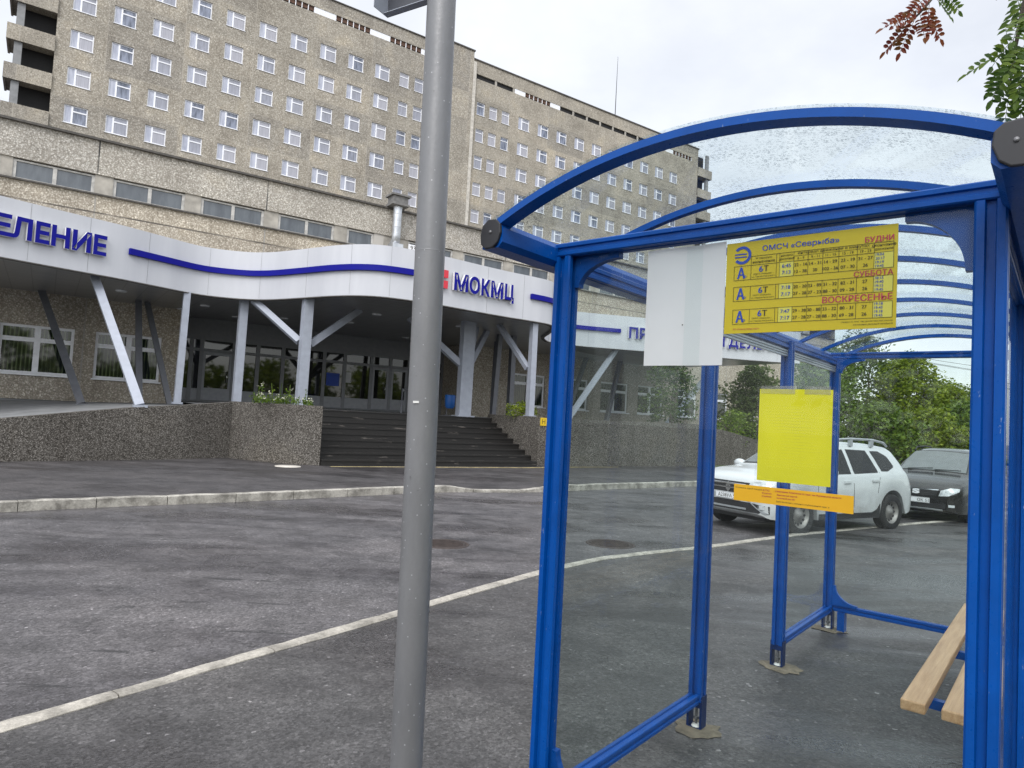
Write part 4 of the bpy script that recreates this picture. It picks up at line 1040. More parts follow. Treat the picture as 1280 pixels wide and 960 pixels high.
def tree(name, label, loc, H, W, mat, seed, clumps=60, per=55, size=0.2, base=0.1, group=None, cat='tree', trunk=0.14, stems=1, tall=1.0):
    rnd = random.Random(seed)
    t_ = thing(name, label, cat, loc, rnd.random()*6, group)
    m, tips = crown(rnd, H, W, clumps, per, size, base, tall=tall)
    mt = MB()
    for s in range(stems):
        a = rnd.random()*6.28; off = 0.0 if stems == 1 else W*0.25
        p0 = Vector((math.cos(a)*off*0.4, math.sin(a)*off*0.4, -0.1)); p1 = Vector((math.cos(a)*off, math.sin(a)*off, H*0.45)); p2 = Vector((math.cos(a)*off*1.4+rnd.uniform(-.2, .2), math.sin(a)*off*1.4, H*0.85))
        mt.tube([p0, p0.lerp(p1, 0.5), p1, p2], [trunk, trunk*0.8, trunk*0.55, trunk*0.15], 8)
        for tp in rnd.sample(tips, min(len(tips), 9 if stems == 1 else 4)):
            st = p0.lerp(p1, rnd.uniform(0.5, 1.0)) if tp.z < H*0.6 else p1.lerp(p2, rnd.uniform(0, .5))
            mt.tube([st, st.lerp(tp, 0.5)+Vector((0, 0, 0.1*H*0.2)), tp], [trunk*0.3, trunk*0.18, trunk*0.05], 5)
    mt.build('trunk', MT['bark'], t_)
    m.build('crown', MT[mat], t_)
    return t_
G1 = 'bushy trees banked beyond the parked cars'
BT = [  # x, y, H, W, mat, label
 (15.6, 35.0, 5.4, 2.0, 'leaf_a', 'narrow green tree behind the far left corner of the shelter'),
 (17.3, 37.0, 6.1, 2.2, 'leaf_a', 'green tree just right of the far shelter corner post'),
 (19.8, 38.5, 7.5, 2.4, 'leaf_b', 'tallest grey-green tree rising above the far shelter beam'),
 (21.2, 36.0, 6.1, 2.2, 'leaf_c', 'light green tree above the rear roof of the white car'),
 (22.6, 39.5, 6.5, 2.1, 'leaf_b', 'grey-green tree with a ragged top right of the tallest one'),
 (23.4, 36.5, 4.7, 1.9, 'leaf_c', 'lower yellow-green tree above the black car'),
 (25.8, 39.0, 4.6, 2.2, 'leaf_a', 'low green tree at the right end of the bank, beside the near post'),
 (27.6, 38.0, 5.0, 2.4, 'leaf_c', 'yellow-green tree half hidden behind the near right post'),
 (18.0, 33.0, 3.1, 2.1, 'leaf_a', 'round green bush behind the roof of the white car'),
 (20.4, 33.0, 3.0, 2.1, 'leaf_c', 'bright yellow-green bush in the gap between the two cars'),
 (22.8, 34.0, 3.5, 2.2, 'leaf_a', 'leafy green bush right behind the black car roof'),
 (13.4, 37.5, 5.2, 2.0, 'leaf_b', 'pale grey-green tree seen below the end of the canopy'),
]
for i, (x, y, H, W, mt_, lab) in enumerate(BT):
    tree('bush' if H < 3.3 else 'tree', lab, (x, y, 0.1), H, W, mt_, 100+i, clumps=150 if H > 4 else 90, per=56, size=0.20, base=0.02, group=G1, cat='bush' if H < 3.3 else 'tree', stems=3, trunk=0.10)
w_ = facw(3.75, -7.4, 1.62)
tree('young_tree', 'young dark leafy tree on the terrace behind the street wall', w_, 3.3, 1.25, 'leaf_d', 41, clumps=70, per=40, size=0.16, base=0.05, trunk=0.07, stems=3, tall=1.2)
w_ = facw(-5.45, -8.6, 1.70); tree('bush', 'small bright green bush on top of the wall right of the steps', w_, 0.55, 0.62, 'leaf_c', 42, clumps=26, per=34, size=0.09, base=0.0, cat='bush', trunk=0.02, stems=3)
w_ = facw(6.3, -8.9, 1.15); tree('bush', 'spreading green bush behind the dropping end of the street wall', w_, 1.25, 1.5, 'leaf_a', 43, clumps=50, per=40, size=0.12, base=0.0, cat='bush', trunk=0.03, stems=3)
rnd = random.Random(77); m = MB()
for k in range(26):
    f = k/25; c = Vector((-16+66*f, -17+20*f+rnd.uniform(-3, 3), 0)); H = rnd.uniform(4.5, 7.5)
    for j in range(16):
        q = c+Vector((rnd.gauss(0, 1.3), rnd.gauss(0, 1.3), H*(0.12+0.8*rnd.random())))
        leaf_cloud(m, q, (1.2, 1.2, 1.0), 34, 0.75, rnd)
tag(m.build('tree_belt', MT['leaf_c']), 'belt of green trees across the street, mirrored in the hospital windows', kind='stuff')
# flowers in the planter
fl = thing('flower_bed', 'white flowers and green stems growing on the planter block', 'flowers', facw(-14.2, -9.2, 1.76), FAC_RZ)
rnd = random.Random(5); mg, mf = MB(), MB()
for k in range(46):
    x = rnd.uniform(-0.75, 0.75); y = rnd.uniform(-0.15, 0.6)-0.35*x; h = rnd.uniform(0.12, 0.3) if k % 7 else rnd.uniform(0.4, 0.62)
    tip = Vector((x+rnd.uniform(-.08, .08), y, h)); mg.tube([(x, y, 0), tip], 0.008, 4)
    leaf_cloud(mg, (x, y, h*0.5), (0.07, 0.07, h*0.5), 9, 0.08, rnd)
    if k % 2: leaf_cloud(mf, tip, (0.05, 0.05, 0.04), 7, 0.055, rnd)
mg.build('stems', MT['leaf_a'], fl); mf.build('blossom', MT['petal'], fl)

# far low building and power lines on the right
fb = thing('far_building', 'long low distant building with a dark roof edge beyond the trees', 'building', (62, 92, 0), R(-20))
m = MB(); m.box(-10, 16, 0, 8, 0, 7.0); m.build('wall', MT['concrete'], fb); m = MB(); m.box(-10.2, 16.2, -0.3, 8.3, 7.0, 7.35); m.build('roof', MT['dark_coping'], fb)
up = thing('utility_pole', 'thin far utility pole carrying wires above the trees', 'utility pole', (62, 74, 0))
m = MB(); m.tube([(0, 0, 0), (0, 0, 9.3)], [0.14, 0.09], 8); m.build('pole', MT['dark_coping'], up)
m = MB(); m.bar((-0.8, 0, 8.6), (0.8, 0, 8.6), 0.1, 0.1); m.build('crossarm', MT['dark_coping'], up)
for dz, dx_ in ((8.66, -0.7), (8.66, 0.7), (9.3, 0)):
    m = MB(); pts = [Vector((-40, -14, 10.8+0.2*dz-1.7)).lerp(Vector((dx_, 0, dz)), t/10)+Vector((0, 0, -0.5*math.sin(math.pi*t/10))) for t in range(11)]
    pts += [Vector((dx_, 0, dz)).lerp(Vector((40, 6, dz)), t/10)+Vector((0, 0, -0.5*math.sin(math.pi*t/10))) for t in range(1, 11)]
    m.tube(pts, 0.018, 4); m.build('wire', MT['blk_wire'], up)

# ================================================================ PARKED CARS
def build_car(root, P):
    L, hw, ax, wr = P['L'], P['hw'], P['axles'], P['wr']
    f = lambda x, t: float(np.interp(x, [a for a, b in t], [b for a, b in t]))
    st = sorted(set([0, .03, .07, .13, .2, .3, .42]+[round(.5+.075*i, 3) for i in range(int((L-.9)/.075))]+[L-.35, L-.22, L-.12, L-.06, L-.02, L]))
    rings = []
    R_ = wr+0.075
    for x in st:
        h = hw*f(x, P['width']); zb = f(x, P['bottom']); top = f(x, P['top']); belt = min(f(x, P['belt']), top-0.03); hr = hw*f(x, P['roofw'])
        za = zb
        for a in ax:
            if abs(x-a) < R_: za = max(za, wr+math.sqrt(R_*R_-(x-a)**2))
        za = min(za, belt-0.2)
        z1 = za+(belt-za)*0.25; z2 = za+(belt-za)*0.6
        half = [(0, zb), (h-0.30, zb), (h-0.30, za), (h*0.985, za), (h, z1), (h*1.0, z2), (h*0.985, belt-0.05), (h*0.965, belt), ]
        g0 = h*0.95; half.append((g0+(hr-g0)*0.08, belt+(top-belt)*0.1))
        half += [(g0+(hr-g0)*0.55, belt+(top-belt)*0.52), (hr, top-(top-belt)*0.13), (hr-0.07, top-(top-belt)*0.03), (hr*0.5, top+0.012), (0, top+0.02)]
        rings.append([Vector((x, y, z)) for y, z in half])
    n = len(rings[0]); m = MB(); m.smooth = True
    full = [r+[Vector((p.x, -p.y, p.z)) for p in r[-2:0:-1]] for r in rings]
    N = len(full[0]); V = [p for r in full for p in r]; F = []
    for i in range(len(full)-1):
        for k in range(N):
            a, b = i*N+k, i*N+(k+1) % N; F.append((a, a+N, b+N, b))
    m.add(V, F); m.add(full[0], [tuple(range(N))]); m.add(full[-1], [tuple(range(N))[::-1]])
    body = m.build('body', P['paint'], root, fix=True, sharp=38)
    bvh = BVHTree.FromPolygons([tuple(v) for v in V], F+[tuple(range(N)), tuple(range((len(full)-1)*N, len(full)*N))])
    def hit(axis, a, b):
        o, d = {'front': ((-1, a, b), (1, 0, 0)), 'near': ((a, -3, b), (0, 1, 0)), 'far': ((a, 3, b), (0, -1, 0)), 'top': ((a, b, 4), (0, 0, -1)), 'rear': ((L+2, a, b), (-1, 0, 0))}[axis]
        p, nn, i, dist = bvh.ray_cast(Vector(o), Vector(d))
        if p is None:
            q = {'front': (0, a, b), 'near': (a, -hw, b), 'far': (a, hw, b), 'top': (a, b, 1.5), 'rear': (L, a, b)}[axis]
            p, nn, i, dist = bvh.find_nearest(Vector(q))
        if nn.dot(Vector(d)) > 0: nn = -nn
        return p, nn
    def patch(m, axis, low, upp, off=0.006, nu=10, nv=4, back=0.0):
        lo = [Vector((a, b)) for a, b in low]; up = [Vector((a, b)) for a, b in upp]
        def at(pl, t):
            s = t*(len(pl)-1); i = min(int(s), len(pl)-2); return pl[i].lerp(pl[i+1], s-i)
        g = []
        for i in range(nu+1):
            a, b = at(lo, i/nu), at(up, i/nu); row = []
            for j in range(nv+1):
                q = a.lerp(b, j/nv); p, nn = hit(axis, q.x, q.y); row.append((p+nn*off, p-nn*0.01))
            g.append(row)
        V = [r[0] for row in g for r in row]+[r[1] for row in g for r in row]; K = (nu+1)*(nv+1); Fc = []
        idx = lambda i, j: i*(nv+1)+j
        for i in range(nu):
            for j in range(nv): Fc.append((idx(i, j), idx(i+1, j), idx(i+1, j+1), idx(i, j+1)))
        per = [idx(i, 0) for i in range(nu+1)]+[idx(nu, j) for j in range(1, nv+1)]+[idx(i, nv) for i in range(nu-1, -1, -1)]+[idx(0, j) for j in range(nv-1, 0, -1)]
        for a, b in zip(per, per[1:]+per[:1]): Fc.append((a, a+K, b+K, b))
        m.add(V, Fc, True)
    def part(name, mat, items, parent=body, off=0.006):
        m = MB()
        for it in items: patch(m, it[0], it[1], it[2], it[3] if len(it) > 3 else off)
        return m.build(name, mat, parent, fix=True, sharp=45)
    for side in ('near', 'far'):
        for nm, lo, up in P['glass']:
            part(nm, MT['trim'], [(side, [(a+0.0, b-0.022) for a, b in lo], [(a, b+0.018) for a, b in up])], off=0.003)
            part(nm, MT['car_glass'], [(side, lo, up)], off=0.008)
        part('door_seam', MT['trim'], [(side, [(x-0.005, z0), (x+0.005, z0)], [(x2-0.005, z1), (x2+0.005, z1)], 0.0025) for x, z0, x2, z1 in P['seams']])
        part('sill_trim', MT['trim'], [(side, P['sill'][0], P['sill'][1])], off=0.012)
        for hx, hz in P['handles']:
            part('door_handle', P.get('handle_mat', P['paint']), [(side, [(hx, hz), (hx+0.2, hz+0.005)], [(hx, hz+0.04), (hx+0.2, hz+0.045)])], off=0.03)
        sgn = -1 if side == 'near' else 1
        mm = MB(); c = Vector((P['mirror'][0], sgn*(hw+0.10), P['mirror'][1]))
        prof = [(0.0005, -0.11), (0.06, -0.10), (0.085, -0.03), (0.088, 0.04), (0.07, 0.10), (0.0005, 0.115)]
        mm.lathe([(r_*1.0, h_) for r_, h_ in prof], c, 'y', 14); mm.bar(c+Vector((0.02, -sgn*0.05, -0.05)), c+Vector((0.05, -sgn*0.17, -0.09)), 0.06, 0.03)
        mm.build('wing_mirror', P['mirror_mat'], body)
    part('windscreen', MT['trim'], [('top', P['screen'][2], P['screen'][3])], off=0.003)
    part('windscreen', MT['windscreen'], [('top', P['screen'][0], P['screen'][1])], off=0.008)
    for nm, mat, its, off in P['front']: part(nm, mat, its, off=off)
    if 'rear' in P:
        for nm, mat, its, off in P['rear']: part(nm, mat, its, off=off)
    # wheels
    for a in ax:
        for sgn in (-1, 1):
            w = thing('wheel', None, None, (a, sgn*(hw-0.125), wr)); w.parent = root
            m = MB(); m.lathe([(wr-0.13, -0.10), (wr-0.04, -0.112), (wr-0.012, -0.095), (wr, -0.06), (wr, 0.06), (wr-0.012, 0.095), (wr-0.04, 0.112), (wr-0.13, 0.10)], (0, 0, 0), 'y', 36)
            m.build('tyre', MT['tyre'], w)
            m = MB(); s = sgn
            m.lathe([(wr-0.128, s*0.095), (wr-0.15, s*0.085), (wr-0.16, s*0.045), (0.13, s*0.03), (0.11, s*0.055), (0.07, s*0.06), (0.06, s*0.075), (0.0005, s*0.078)], (0, 0, 0), 'y', 30)
            m.lathe([(wr-0.128, -s*0.09), (0.0005, -s*0.09)], (0, 0, 0), 'y', 20)
            m.build('rim', MT['rim'], w, fix=True)
            m = MB()
            for k in range(12 if P['kind'] == 'suv' else 5):
                t_ = 2*math.pi*k/(12 if P['kind'] == 'suv' else 5); rr = 0.155 if P['kind'] == 'suv' else 0.14; q = 0.022 if P['kind'] == 'suv' else 0.04
                m.lathe([(q, s*0.028), (q, s*0.046), (0.0005, s*0.047)], (math.cos(t_)*rr, 0, math.sin(t_)*rr), 'y', 10)
            m.build('rim_hole', MT['trim'], w)
    m = MB(); m.box(0.25, L-0.2, -hw+0.31, hw-0.31, wr*0.62, wr*0.9); m.build('underbody', MT['trim'], root)
    return body, hit, part

# --- white off-roader
suv = thing('parked_car', 'white muddy off-road car with roof rails parked across the shelter glass', 'car', (3.93, 12.05, ROAD_Z), R(30), 'cars parked along the kerb')
pl = lambda *a: list(a)
P = dict(kind='suv', L=4.30, hw=0.905, axles=(0.82, 3.49), wr=0.345, paint=MT['car_white'], mirror_mat=MT['car_white'], mirror=(1.42, 1.10),
    width=[(0, .70), (.03, .80), (.07, .86), (.13, .905), (.2, .94), (.42, .985), (.8, 1.0), (3.6, 1.0), (4.0, .97), (4.2, .92), (4.3, .84)],
    roofw=[(0, .60), (.07, .74), (.2, .82), (1.1, .84), (1.85, .70), (3.4, .70), (3.9, .70), (4.3, .74)],
    bottom=[(0, .36), (.1, .29), (.6, .26), (3.7, .26), (4.1, .33), (4.3, .42)],
    top=[(0, .80), (.03, .88), (.07, .93), (.2, .985), (.5, 1.05), (.95, 1.09), (1.15, 1.12), (1.5, 1.36), (1.8, 1.545), (2.0, 1.595), (2.5, 1.625), (3.3, 1.615), (3.7, 1.575), (3.88, 1.50), (4.1, 1.22), (4.22, 1.02), (4.28, .92), (4.3, .78)],
    belt=[(0, .72), (.2, .92), (1.1, 1.02), (2.5, 1.055), (3.6, 1.09), (4.0, 1.10), (4.3, .74)],
    glass=[('front_door_glass', pl((1.42, 1.075), (1.75, 1.075), (2.2, 1.085)), pl((1.50, 1.13), (1.80, 1.43), (2.2, 1.485))),
           ('rear_door_glass', pl((2.30, 1.088), (3.03, 1.115)), pl((2.30, 1.487), (2.90, 1.478))),
           ('quarter_glass', pl((3.16, 1.14), (3.36, 1.14), (3.60, 1.22)), pl((3.04, 1.47), (3.3, 1.47), (3.52, 1.38)))],
    seams=[(1.20, .45, 1.24, 1.03), (2.25, .34, 2.25, 1.07), (2.98, .72, 3.08, 1.10)],
    sill=([(1.26, .265), (3.04, .265)], [(1.26, .365), (2.9, .365), (3.04, .52)]),
    handles=[(1.95, .90), (2.80, .93)],
    screen=([(1.20, -.66), (1.20, .66)], [(1.76, -.56), (1.76, .56)], [(1.16, -.70), (1.16, .70)], [(1.79, -.59), (1.79, .59)]),
    front=[('grille', MT['trim'], [('front', pl((-.40, .665), (.40, .665)), pl((-.45, .86), (.45, .86)))], .006),
           ('grille_bar', MT['chrome'], [('front', pl((-.38, .80), (.38, .80)), pl((-.38, .825), (.38, .825))), ('front', pl((-.36, .735), (.36, .735)), pl((-.36, .755), (.36, .755))), ('front', pl((-.05, .72), (0, .665), (.05, .72)), pl((-.05, .79), (0, .85), (.05, .79)))], .02),
           ('headlight', MT['lens'], [('front', pl((-.80, .74), (-.62, .68), (-.43, .70)), pl((-.80, .88), (-.62, .90), (-.45, .865)))], .008),
           ('headlight', MT['lens'], [('front', pl((.43, .70), (.62, .68), (.80, .74)), pl((.45, .865), (.62, .90), (.80, .88)))], .008),
           ('lower_bumper', MT['trim'], [('front', pl((-.80, .37), (0, .37), (.80, .37)), pl((-.80, .50), (-.5, .53), (.5, .53), (.80, .50)))], .008),
           ('skid_trim', MT['silver'], [('front', pl((-.80, .38), (-.62, .46), (-.50, .54)), pl((-.74, .37), (-.50, .52), (-.36, .60))), ('front', pl((.36, .60), (.50, .52), (.74, .37)), pl((.50, .54), (.62, .46), (.80, .38))), ('front', pl((-.42, .57), (.42, .57)), pl((-.42, .64), (.42, .64))), ('front', pl((-.4, .40), (.4, .40)), pl((-.4, .43), (.4, .43)))], .016),
           ('fog_light', MT['lens'], [('front', pl((-.74, .44), (-.66, .44)), pl((-.74, .51), (-.66, .51))), ('front', pl((.66, .44), (.74, .44)), pl((.66, .51), (.74, .51)))], .02)],
    rear=[('tail_light', MT['lens_red'], [('rear', pl((-.80, .85), (-.62, .85)), pl((-.78, 1.15), (-.62, 1.15)))], .01), ('tail_light', MT['lens_red'], [('rear', pl((.62, .85), (.80, .85)), pl((.62, 1.15), (.78, 1.15)))], .01)])
body, hit, part = build_car(suv, P)
for sgn in (-1, 1):
    m = MB(); y = sgn*0.63
    m.tube([(1.95, y, 1.60), (2.05, y, 1.675), (2.5, y, 1.705), (3.2, y, 1.70), (3.55, y, 1.655), (3.66, y, 1.585)], [.018, .022, .022, .022, .022, .018], 8)
    for x in (2.5, 3.15): m.box(x-.05, x+.05, y-.02, y+.02, 1.57, 1.70)
    m.build('roof_rail', MT['silver'] if sgn < 0 else MT['trim'], body)
def plate(root, w, x, z, txt, name='number_plate', align='c', tx=0.0):
    m = MB(); m.box(x-0.012, x, -w/2, w/2, z-0.056, z+0.056); o = m.build(name, MT['white'], root)
    m = MB(); m.box(x-0.0135, x-0.0122, -w/2+.006, w/2-.006, z+.046, z+.05); m.box(x-0.0135, x-0.0122, -w/2+.006, w/2-.006, z-.05, z-.046)
    put_text(m, txt, (x-0.0145, -tx, z-0.034), (0, -1, 0), (0, 0, 1), 0.066, align, 0.012); m.build('plate_text', MT['ink_black'], o)
plate(suv, 0.52, -0.022, 0.605, 'А238УА 51')

# --- black hatchback behind it
hatch = thing('parked_car', 'black hatchback with silver headlights parked behind the white car', 'car', (8.86, 14.72, ROAD_Z), R(43), 'cars parked along the kerb')
P = dict(kind='hatch', L=4.14, hw=0.875, axles=(0.84, 3.34), wr=0.325, paint=MT['car_black'], mirror_mat=MT['car_black'], mirror=(1.40, 1.06), handle_mat=MT['car_black'],
    width=[(0, .66), (.03, .76), (.07, .83), (.13, .885), (.2, .93), (.42, .985), (.8, 1.0), (3.4, 1.0), (3.85, .96), (4.05, .90), (4.14, .82)],
    roofw=[(0, .56), (.07, .70), (.2, .80), (1.0, .84), (1.9, .70), (3.4, .70), (4.14, .70)],
    bottom=[(0, .30), (.1, .24), (.6, .22), (3.6, .22), (4.14, .36)],
    top=[(0, .70), (.03, .76), (.07, .80), (.2, .865), (.5, .94), (.9, 1.00), (1.02, 1.03), (1.45, 1.30), (1.85, 1.50), (2.1, 1.55), (2.6, 1.57), (3.2, 1.545), (3.6, 1.47), (3.9, 1.22), (4.05, 1.0), (4.14, .75)],
    belt=[(0, .62), (.2, .80), (1.0, .95), (2.5, 1.02), (3.5, 1.08), (4.14, .72)],
    glass=[('front_door_glass', pl((1.36, 1.03), (2.15, 1.05)), pl((1.75, 1.38), (2.15, 1.44))), ('rear_door_glass', pl((2.25, 1.05), (3.05, 1.09)), pl((2.25, 1.44), (2.95, 1.42))), ('quarter_glass', pl((3.15, 1.12), (3.45, 1.16)), pl((3.10, 1.40), (3.35, 1.36)))],
    seams=[(1.2, .40, 1.22, .98), (2.2, .30, 2.2, 1.03), (2.95, .6, 3.06, 1.06)],
    sill=([(1.24, .225), (2.93, .225)], [(1.24, .30), (2.93, .30)]), handles=[(1.92, .86), (2.72, .90)],
    screen=([(1.08, -.66), (1.08, .66)], [(1.82, -.55), (1.82, .55)], [(1.06, -.68), (1.06, .68)], [(1.85, -.58), (1.85, .58)]),
    front=[('grille', MT['trim'], [('front', pl((-.36, .595), (0, .57), (.36, .595)), pl((-.42, .70), (0, .69), (.42, .70)))], .008),
           ('grille_bar', MT['chrome'], [('front', pl((-.42, .705), (0, .695), (.42, .705)), pl((-.42, .717), (0, .707), (.42, .717)))], .012),
           ('headlight', MT['lens'], [('front', pl((-.76, .70), (-.60, .60), (-.42, .585)), pl((-.765, .76), (-.62, .765), (-.46, .70)))], .010),
           ('headlight', MT['lens'], [('front', pl((.42, .585), (.60, .60), (.76, .70)), pl((.46, .70), (.62, .765), (.765, .76)))], .010),
           ('lower_bumper', MT['trim'], [('front', pl((-.55, .33), (.55, .33)), pl((-.55, .43), (.55, .43)))], .008),
           ('skid_trim', MT['silver'], [('front', pl((-.50, .285), (.50, .285)), pl((-.50, .315), (.50, .315)))], .016),
           ('fog_light', MT['lens'], [('front', pl((-.70, .37), (-.60, .37)), pl((-.70, .42), (-.60, .42))), ('front', pl((.60, .37), (.70, .37)), pl((.60, .42), (.70, .42)))], .012)])
body, hit, part = build_car(hatch, P)
m = MB()
put_text(m, 'S', (-0.026, 0, 0.60), (0, -1, 0), (0, 0, 1), 0.105, 'c', 0.06, 0.14, 4, depth=(-0.012, 0, 0)); m.build('grille_emblem', MT['white'], body)
plate(hatch, 0.52, -0.022, 0.475, 'ОК 51', align='r', tx=0.245)
m = MB()
for s_, y0 in ((1, .50), (1, -.05)):
    p0, n0 = hit('top', 1.085, y0); p1, n1 = hit('top', 1.13, y0-0.5); m.bar(p0+n0*.016, p1+n1*.016, .012, .012)
m.build('wiper', MT['trim'], body)
for sgn in (-1, 1):
    m = MB(); y = sgn*.60; m.tube([(1.95, y, 1.50), (2.1, y, 1.585), (2.7, y, 1.60), (3.2, y, 1.575), (3.35, y, 1.51)], .018, 6); m.build('roof_rail', MT['trim'], body)

# ================================================================ BUS SHELTER
sh = thing('bus_shelter', 'blue-framed glazed bus shelter with a clear arched roof', 'bus shelter', SH_O, SH_RZ)
W_, L_ = 1.481, 4.311; ZB = 2.43
def prof(hx, hy, g=0.0105, d=0.018, c=0.006):
    pts = []
    for s_ in range(4):
        a, b = (hx, hy) if s_ % 2 == 0 else (hy, hx)
        side = [(-a+c, -b), (-g-.004, -b), (-g, -b+d), (g, -b+d), (g+.004, -b), (a-c, -b)]
        ca, sa = [(1, 0), (0, 1), (-1, 0), (0, -1)][s_]
        pts += [(ca*x-sa*y, sa*x+ca*y) for x, y in side]
    return pts
PO = prof(0.04, 0.04)
def post(x, y, z0, z1, name='post'):
    m = MB(); m.prism(PO, (x, y, z0), (1, 0, 0), (0, 1, 0), (0, 0, z1-z0)); return m.build(name, MT['blue'], sh)
TS = [0.0, 1.521, 2.949, L_]
for t_ in TS:
    for x in (0.0, W_):
        p = post(x, t_, 0.16, ZB-0.001)
        # U-shaped foot bracket with levelling bolt
        m = MB(); m.box(x-.045, x-.033, y0 := t_-.035, t_+.035, 0.0, 0.19); m.box(x+.033, x+.045, t_-.035, t_+.035, 0.0, 0.19); m.box(x-.033, x+.033, t_-.034, t_+.034, 0.0, 0.012); m.box(x-.0325, x+.0325, t_-.0345, t_+.0345, 0.125, 0.159)
        b = m.build('foot_bracket', MT['blue_dk'], p)
        m = MB(); m.tube([(x, t_, 0.01), (x, t_, 0.126)], .008, 8); m.lathe([(0.0001, .05), (.018, .05), (.018, .066), (.0001, .066)], (x, t_, 0), n=6, smooth=False); m.build('levelling_bolt', MT['bolt'], b)
        m = MB(); m.lathe([(.03, .0125), (.024, .022), (.0001, .024)], (x+.004, t_-.004, 0), n=10); m.build('paint_blob', MT['white_base'], b)
# eaves along both long sides
EV = [(-.050, -.055), (.030, -.055), (.050, -.035), (.050, .020), (.032, .045), (-.012, .052), (-.042, .030), (-.050, .005)]
for sx in (-1, 1):
    xc = -0.075 if sx < 0 else W_+0.075
    poly = [(p[0]*(-sx), p[1]) for p in EV]
    m = MB(); m.prism(poly, (xc, -.40, 2.445), (1, 0, 0), (0, 0, 1), (0, L_+.80, 0))
    ev = m.build('eave_profile', MT['blue'], sh, fix=True)
    m = MB()
    for z in (-.03, -.005): m.box(xc+sx*.0495, xc+sx*.0515, -.398, L_+.398, 2.445+z, 2.431+z) if sx > 0 else m.box(xc-.0515, xc-.0495, -.398, L_+.398, 2.445+z, 2.431+z)
    m.build('eave_groove', MT['blue_dk'], ev)
    for t0, dt in ((-.40, -.014), (L_+.40, .014)):
        cp = [(a*.86, b*.86) for a, b in [(-.058, -.045), (-.030, -.068), (.012, -.066), (.040, -.045), (.056, .0), (.052, .040), (.028, .062), (-.018, .066), (-.052, .040), (-.062, 0.0)]]
        m = MB(); m.prism([(a*(-sx), b) for a, b in cp], (xc, t0, 2.445), (1, 0, 0), (0, 0, 1), (0, dt, 0))
        c = m.build('end_cap', MT['cap'], ev, fix=True, bevel=.004)
        m = MB(); m.lathe([(.006, dt*1.02), (.006, dt*1.25), (.0001, dt*1.28)], (xc, t0, 2.45), 'y', 10); m.build('screw', MT['bolt'], c)
    # side beam under the eave between the posts, and a slim slotted vent strip
    x = 0.0 if sx < 0 else W_
    for a, b in zip(TS[:-1], TS[1:]):
        m = MB(); m.prism(prof(.022, .028, .005, .006, .003), (x, a+.04, 2.40), (1, 0, 0), (0, 0, 1), (0, b-a-.08, 0)); m.build('side_beam', MT['blue'], sh, fix=True)
        if a > 1:
            m = MB()
            for z in (2.352, 2.334, 2.316): m.box(x-.012, x+.012, a+.041, b-.041, z-.006, z+.006)
            m.build('vent_strip', MT['silver'], sh)
# end beams
for t_ in (0.0, L_):
    m = MB(); m.prism(prof(.0275, .04, .006, .010, .004) if False else [(p[0], p[1]) for p in prof(.04, .0275, .006, .009, .004)], (-.035, t_, ZB+.0275), (0, 1, 0), (0, 0, 1), (W_+.07, 0, 0)); m.build('end_beam', MT['blue'], sh, fix=True)
    m = MB(); m.prism([(p[0], p[1]) for p in prof(.025, .03, .006, .008, .003)], (.041, t_, .20), (0, 1, 0), (0, 0, 1), (W_-.082, 0, 0)); m.build('bottom_rail', MT['blue'], sh, fix=True)
m = MB(); m.box(.085, .145, L_-.04, L_+.04, 0.0, .169); m.build('rail_foot', MT['blue'], sh)
for x in (0.0, W_):
    for a, b in zip(TS[:-1], TS[1:]):
        if x == 0.0 and abs(a-1.521) < .01: continue
        m = MB(); m.prism(prof(.03, .028, .006, .008, .003), (x, a+.041, .175), (1, 0, 0), (0, 0, 1), (0, b-a-.082, 0)); m.build('bottom_rail', MT['blue'], sh, fix=True)
# arches
zc0, zc1 = 2.482, 2.680; c2 = (W_+.17)/2; rise_ = zc1-zc0; RA = (c2*c2+rise_*rise_)/(2*rise_); zcen = zc1-RA
def arc(off, n=28, x0=-.075, x1=None):
    x1 = W_+.075 if x1 is None else x1
    a0 = math.asin((x0-W_/2)/RA); a1 = math.asin((x1-W_/2)/RA)
    return [(W_/2+(RA+off)*math.sin(a0+(a1-a0)*i/n), zcen+(RA+off)*math.cos(a0+(a1-a0)*i/n)) for i in range(n+1)]
AT = [-.375+.6327*k for k in range(9)]
for i, t_ in enumerate(AT):
    A, B = arc(0), arc(-.026); hwid = .034 if i in (0, 8) else .016
    ring = lambda o, t0: [(x, t0, z) for x, z in o]
    m = MB(); a0, a1, b0, b1 = ring(A, t_-hwid), ring(A, t_+hwid), ring(B, t_-hwid), ring(B, t_+hwid)
    m.smooth = True; m.sheet(a0, a1); m.sheet(b1, b0); m.smooth = False; m.sheet(b0, a0); m.sheet(a1, b1)
    m.add([a0[0], a1[0], b1[0], b0[0]], [(0, 1, 2, 3)]); m.add([a0[-1], a1[-1], b1[-1], b0[-1]], [(3, 2, 1, 0)])
    m.build('roof_arch', MT['blue'], sh, fix=True, sharp=40)
for i in range(8):
    t0 = AT[i]-(.038 if i == 0 else -.004); t1 = AT[i+1]+(.038 if i == 7 else -.004)
    A = arc(.003); B = arc(.008)
    m = MB(); m.smooth = True
    m.sheet([(x, t0, z) for x, z in B], [(x, t1, z) for x, z in B]); m.sheet([(x, t1, z) for x, z in A], [(x, t0, z) for x, z in A]); m.smooth = False
    m.sheet([(x, t0, z) for x, z in A], [(x, t0, z) for x, z in B]); m.sheet([(x, t1, z) for x, z in B], [(x, t1, z) for x, z in A])
    m.build('roof_pane', MT['roof_glass'], sh, fix=True)
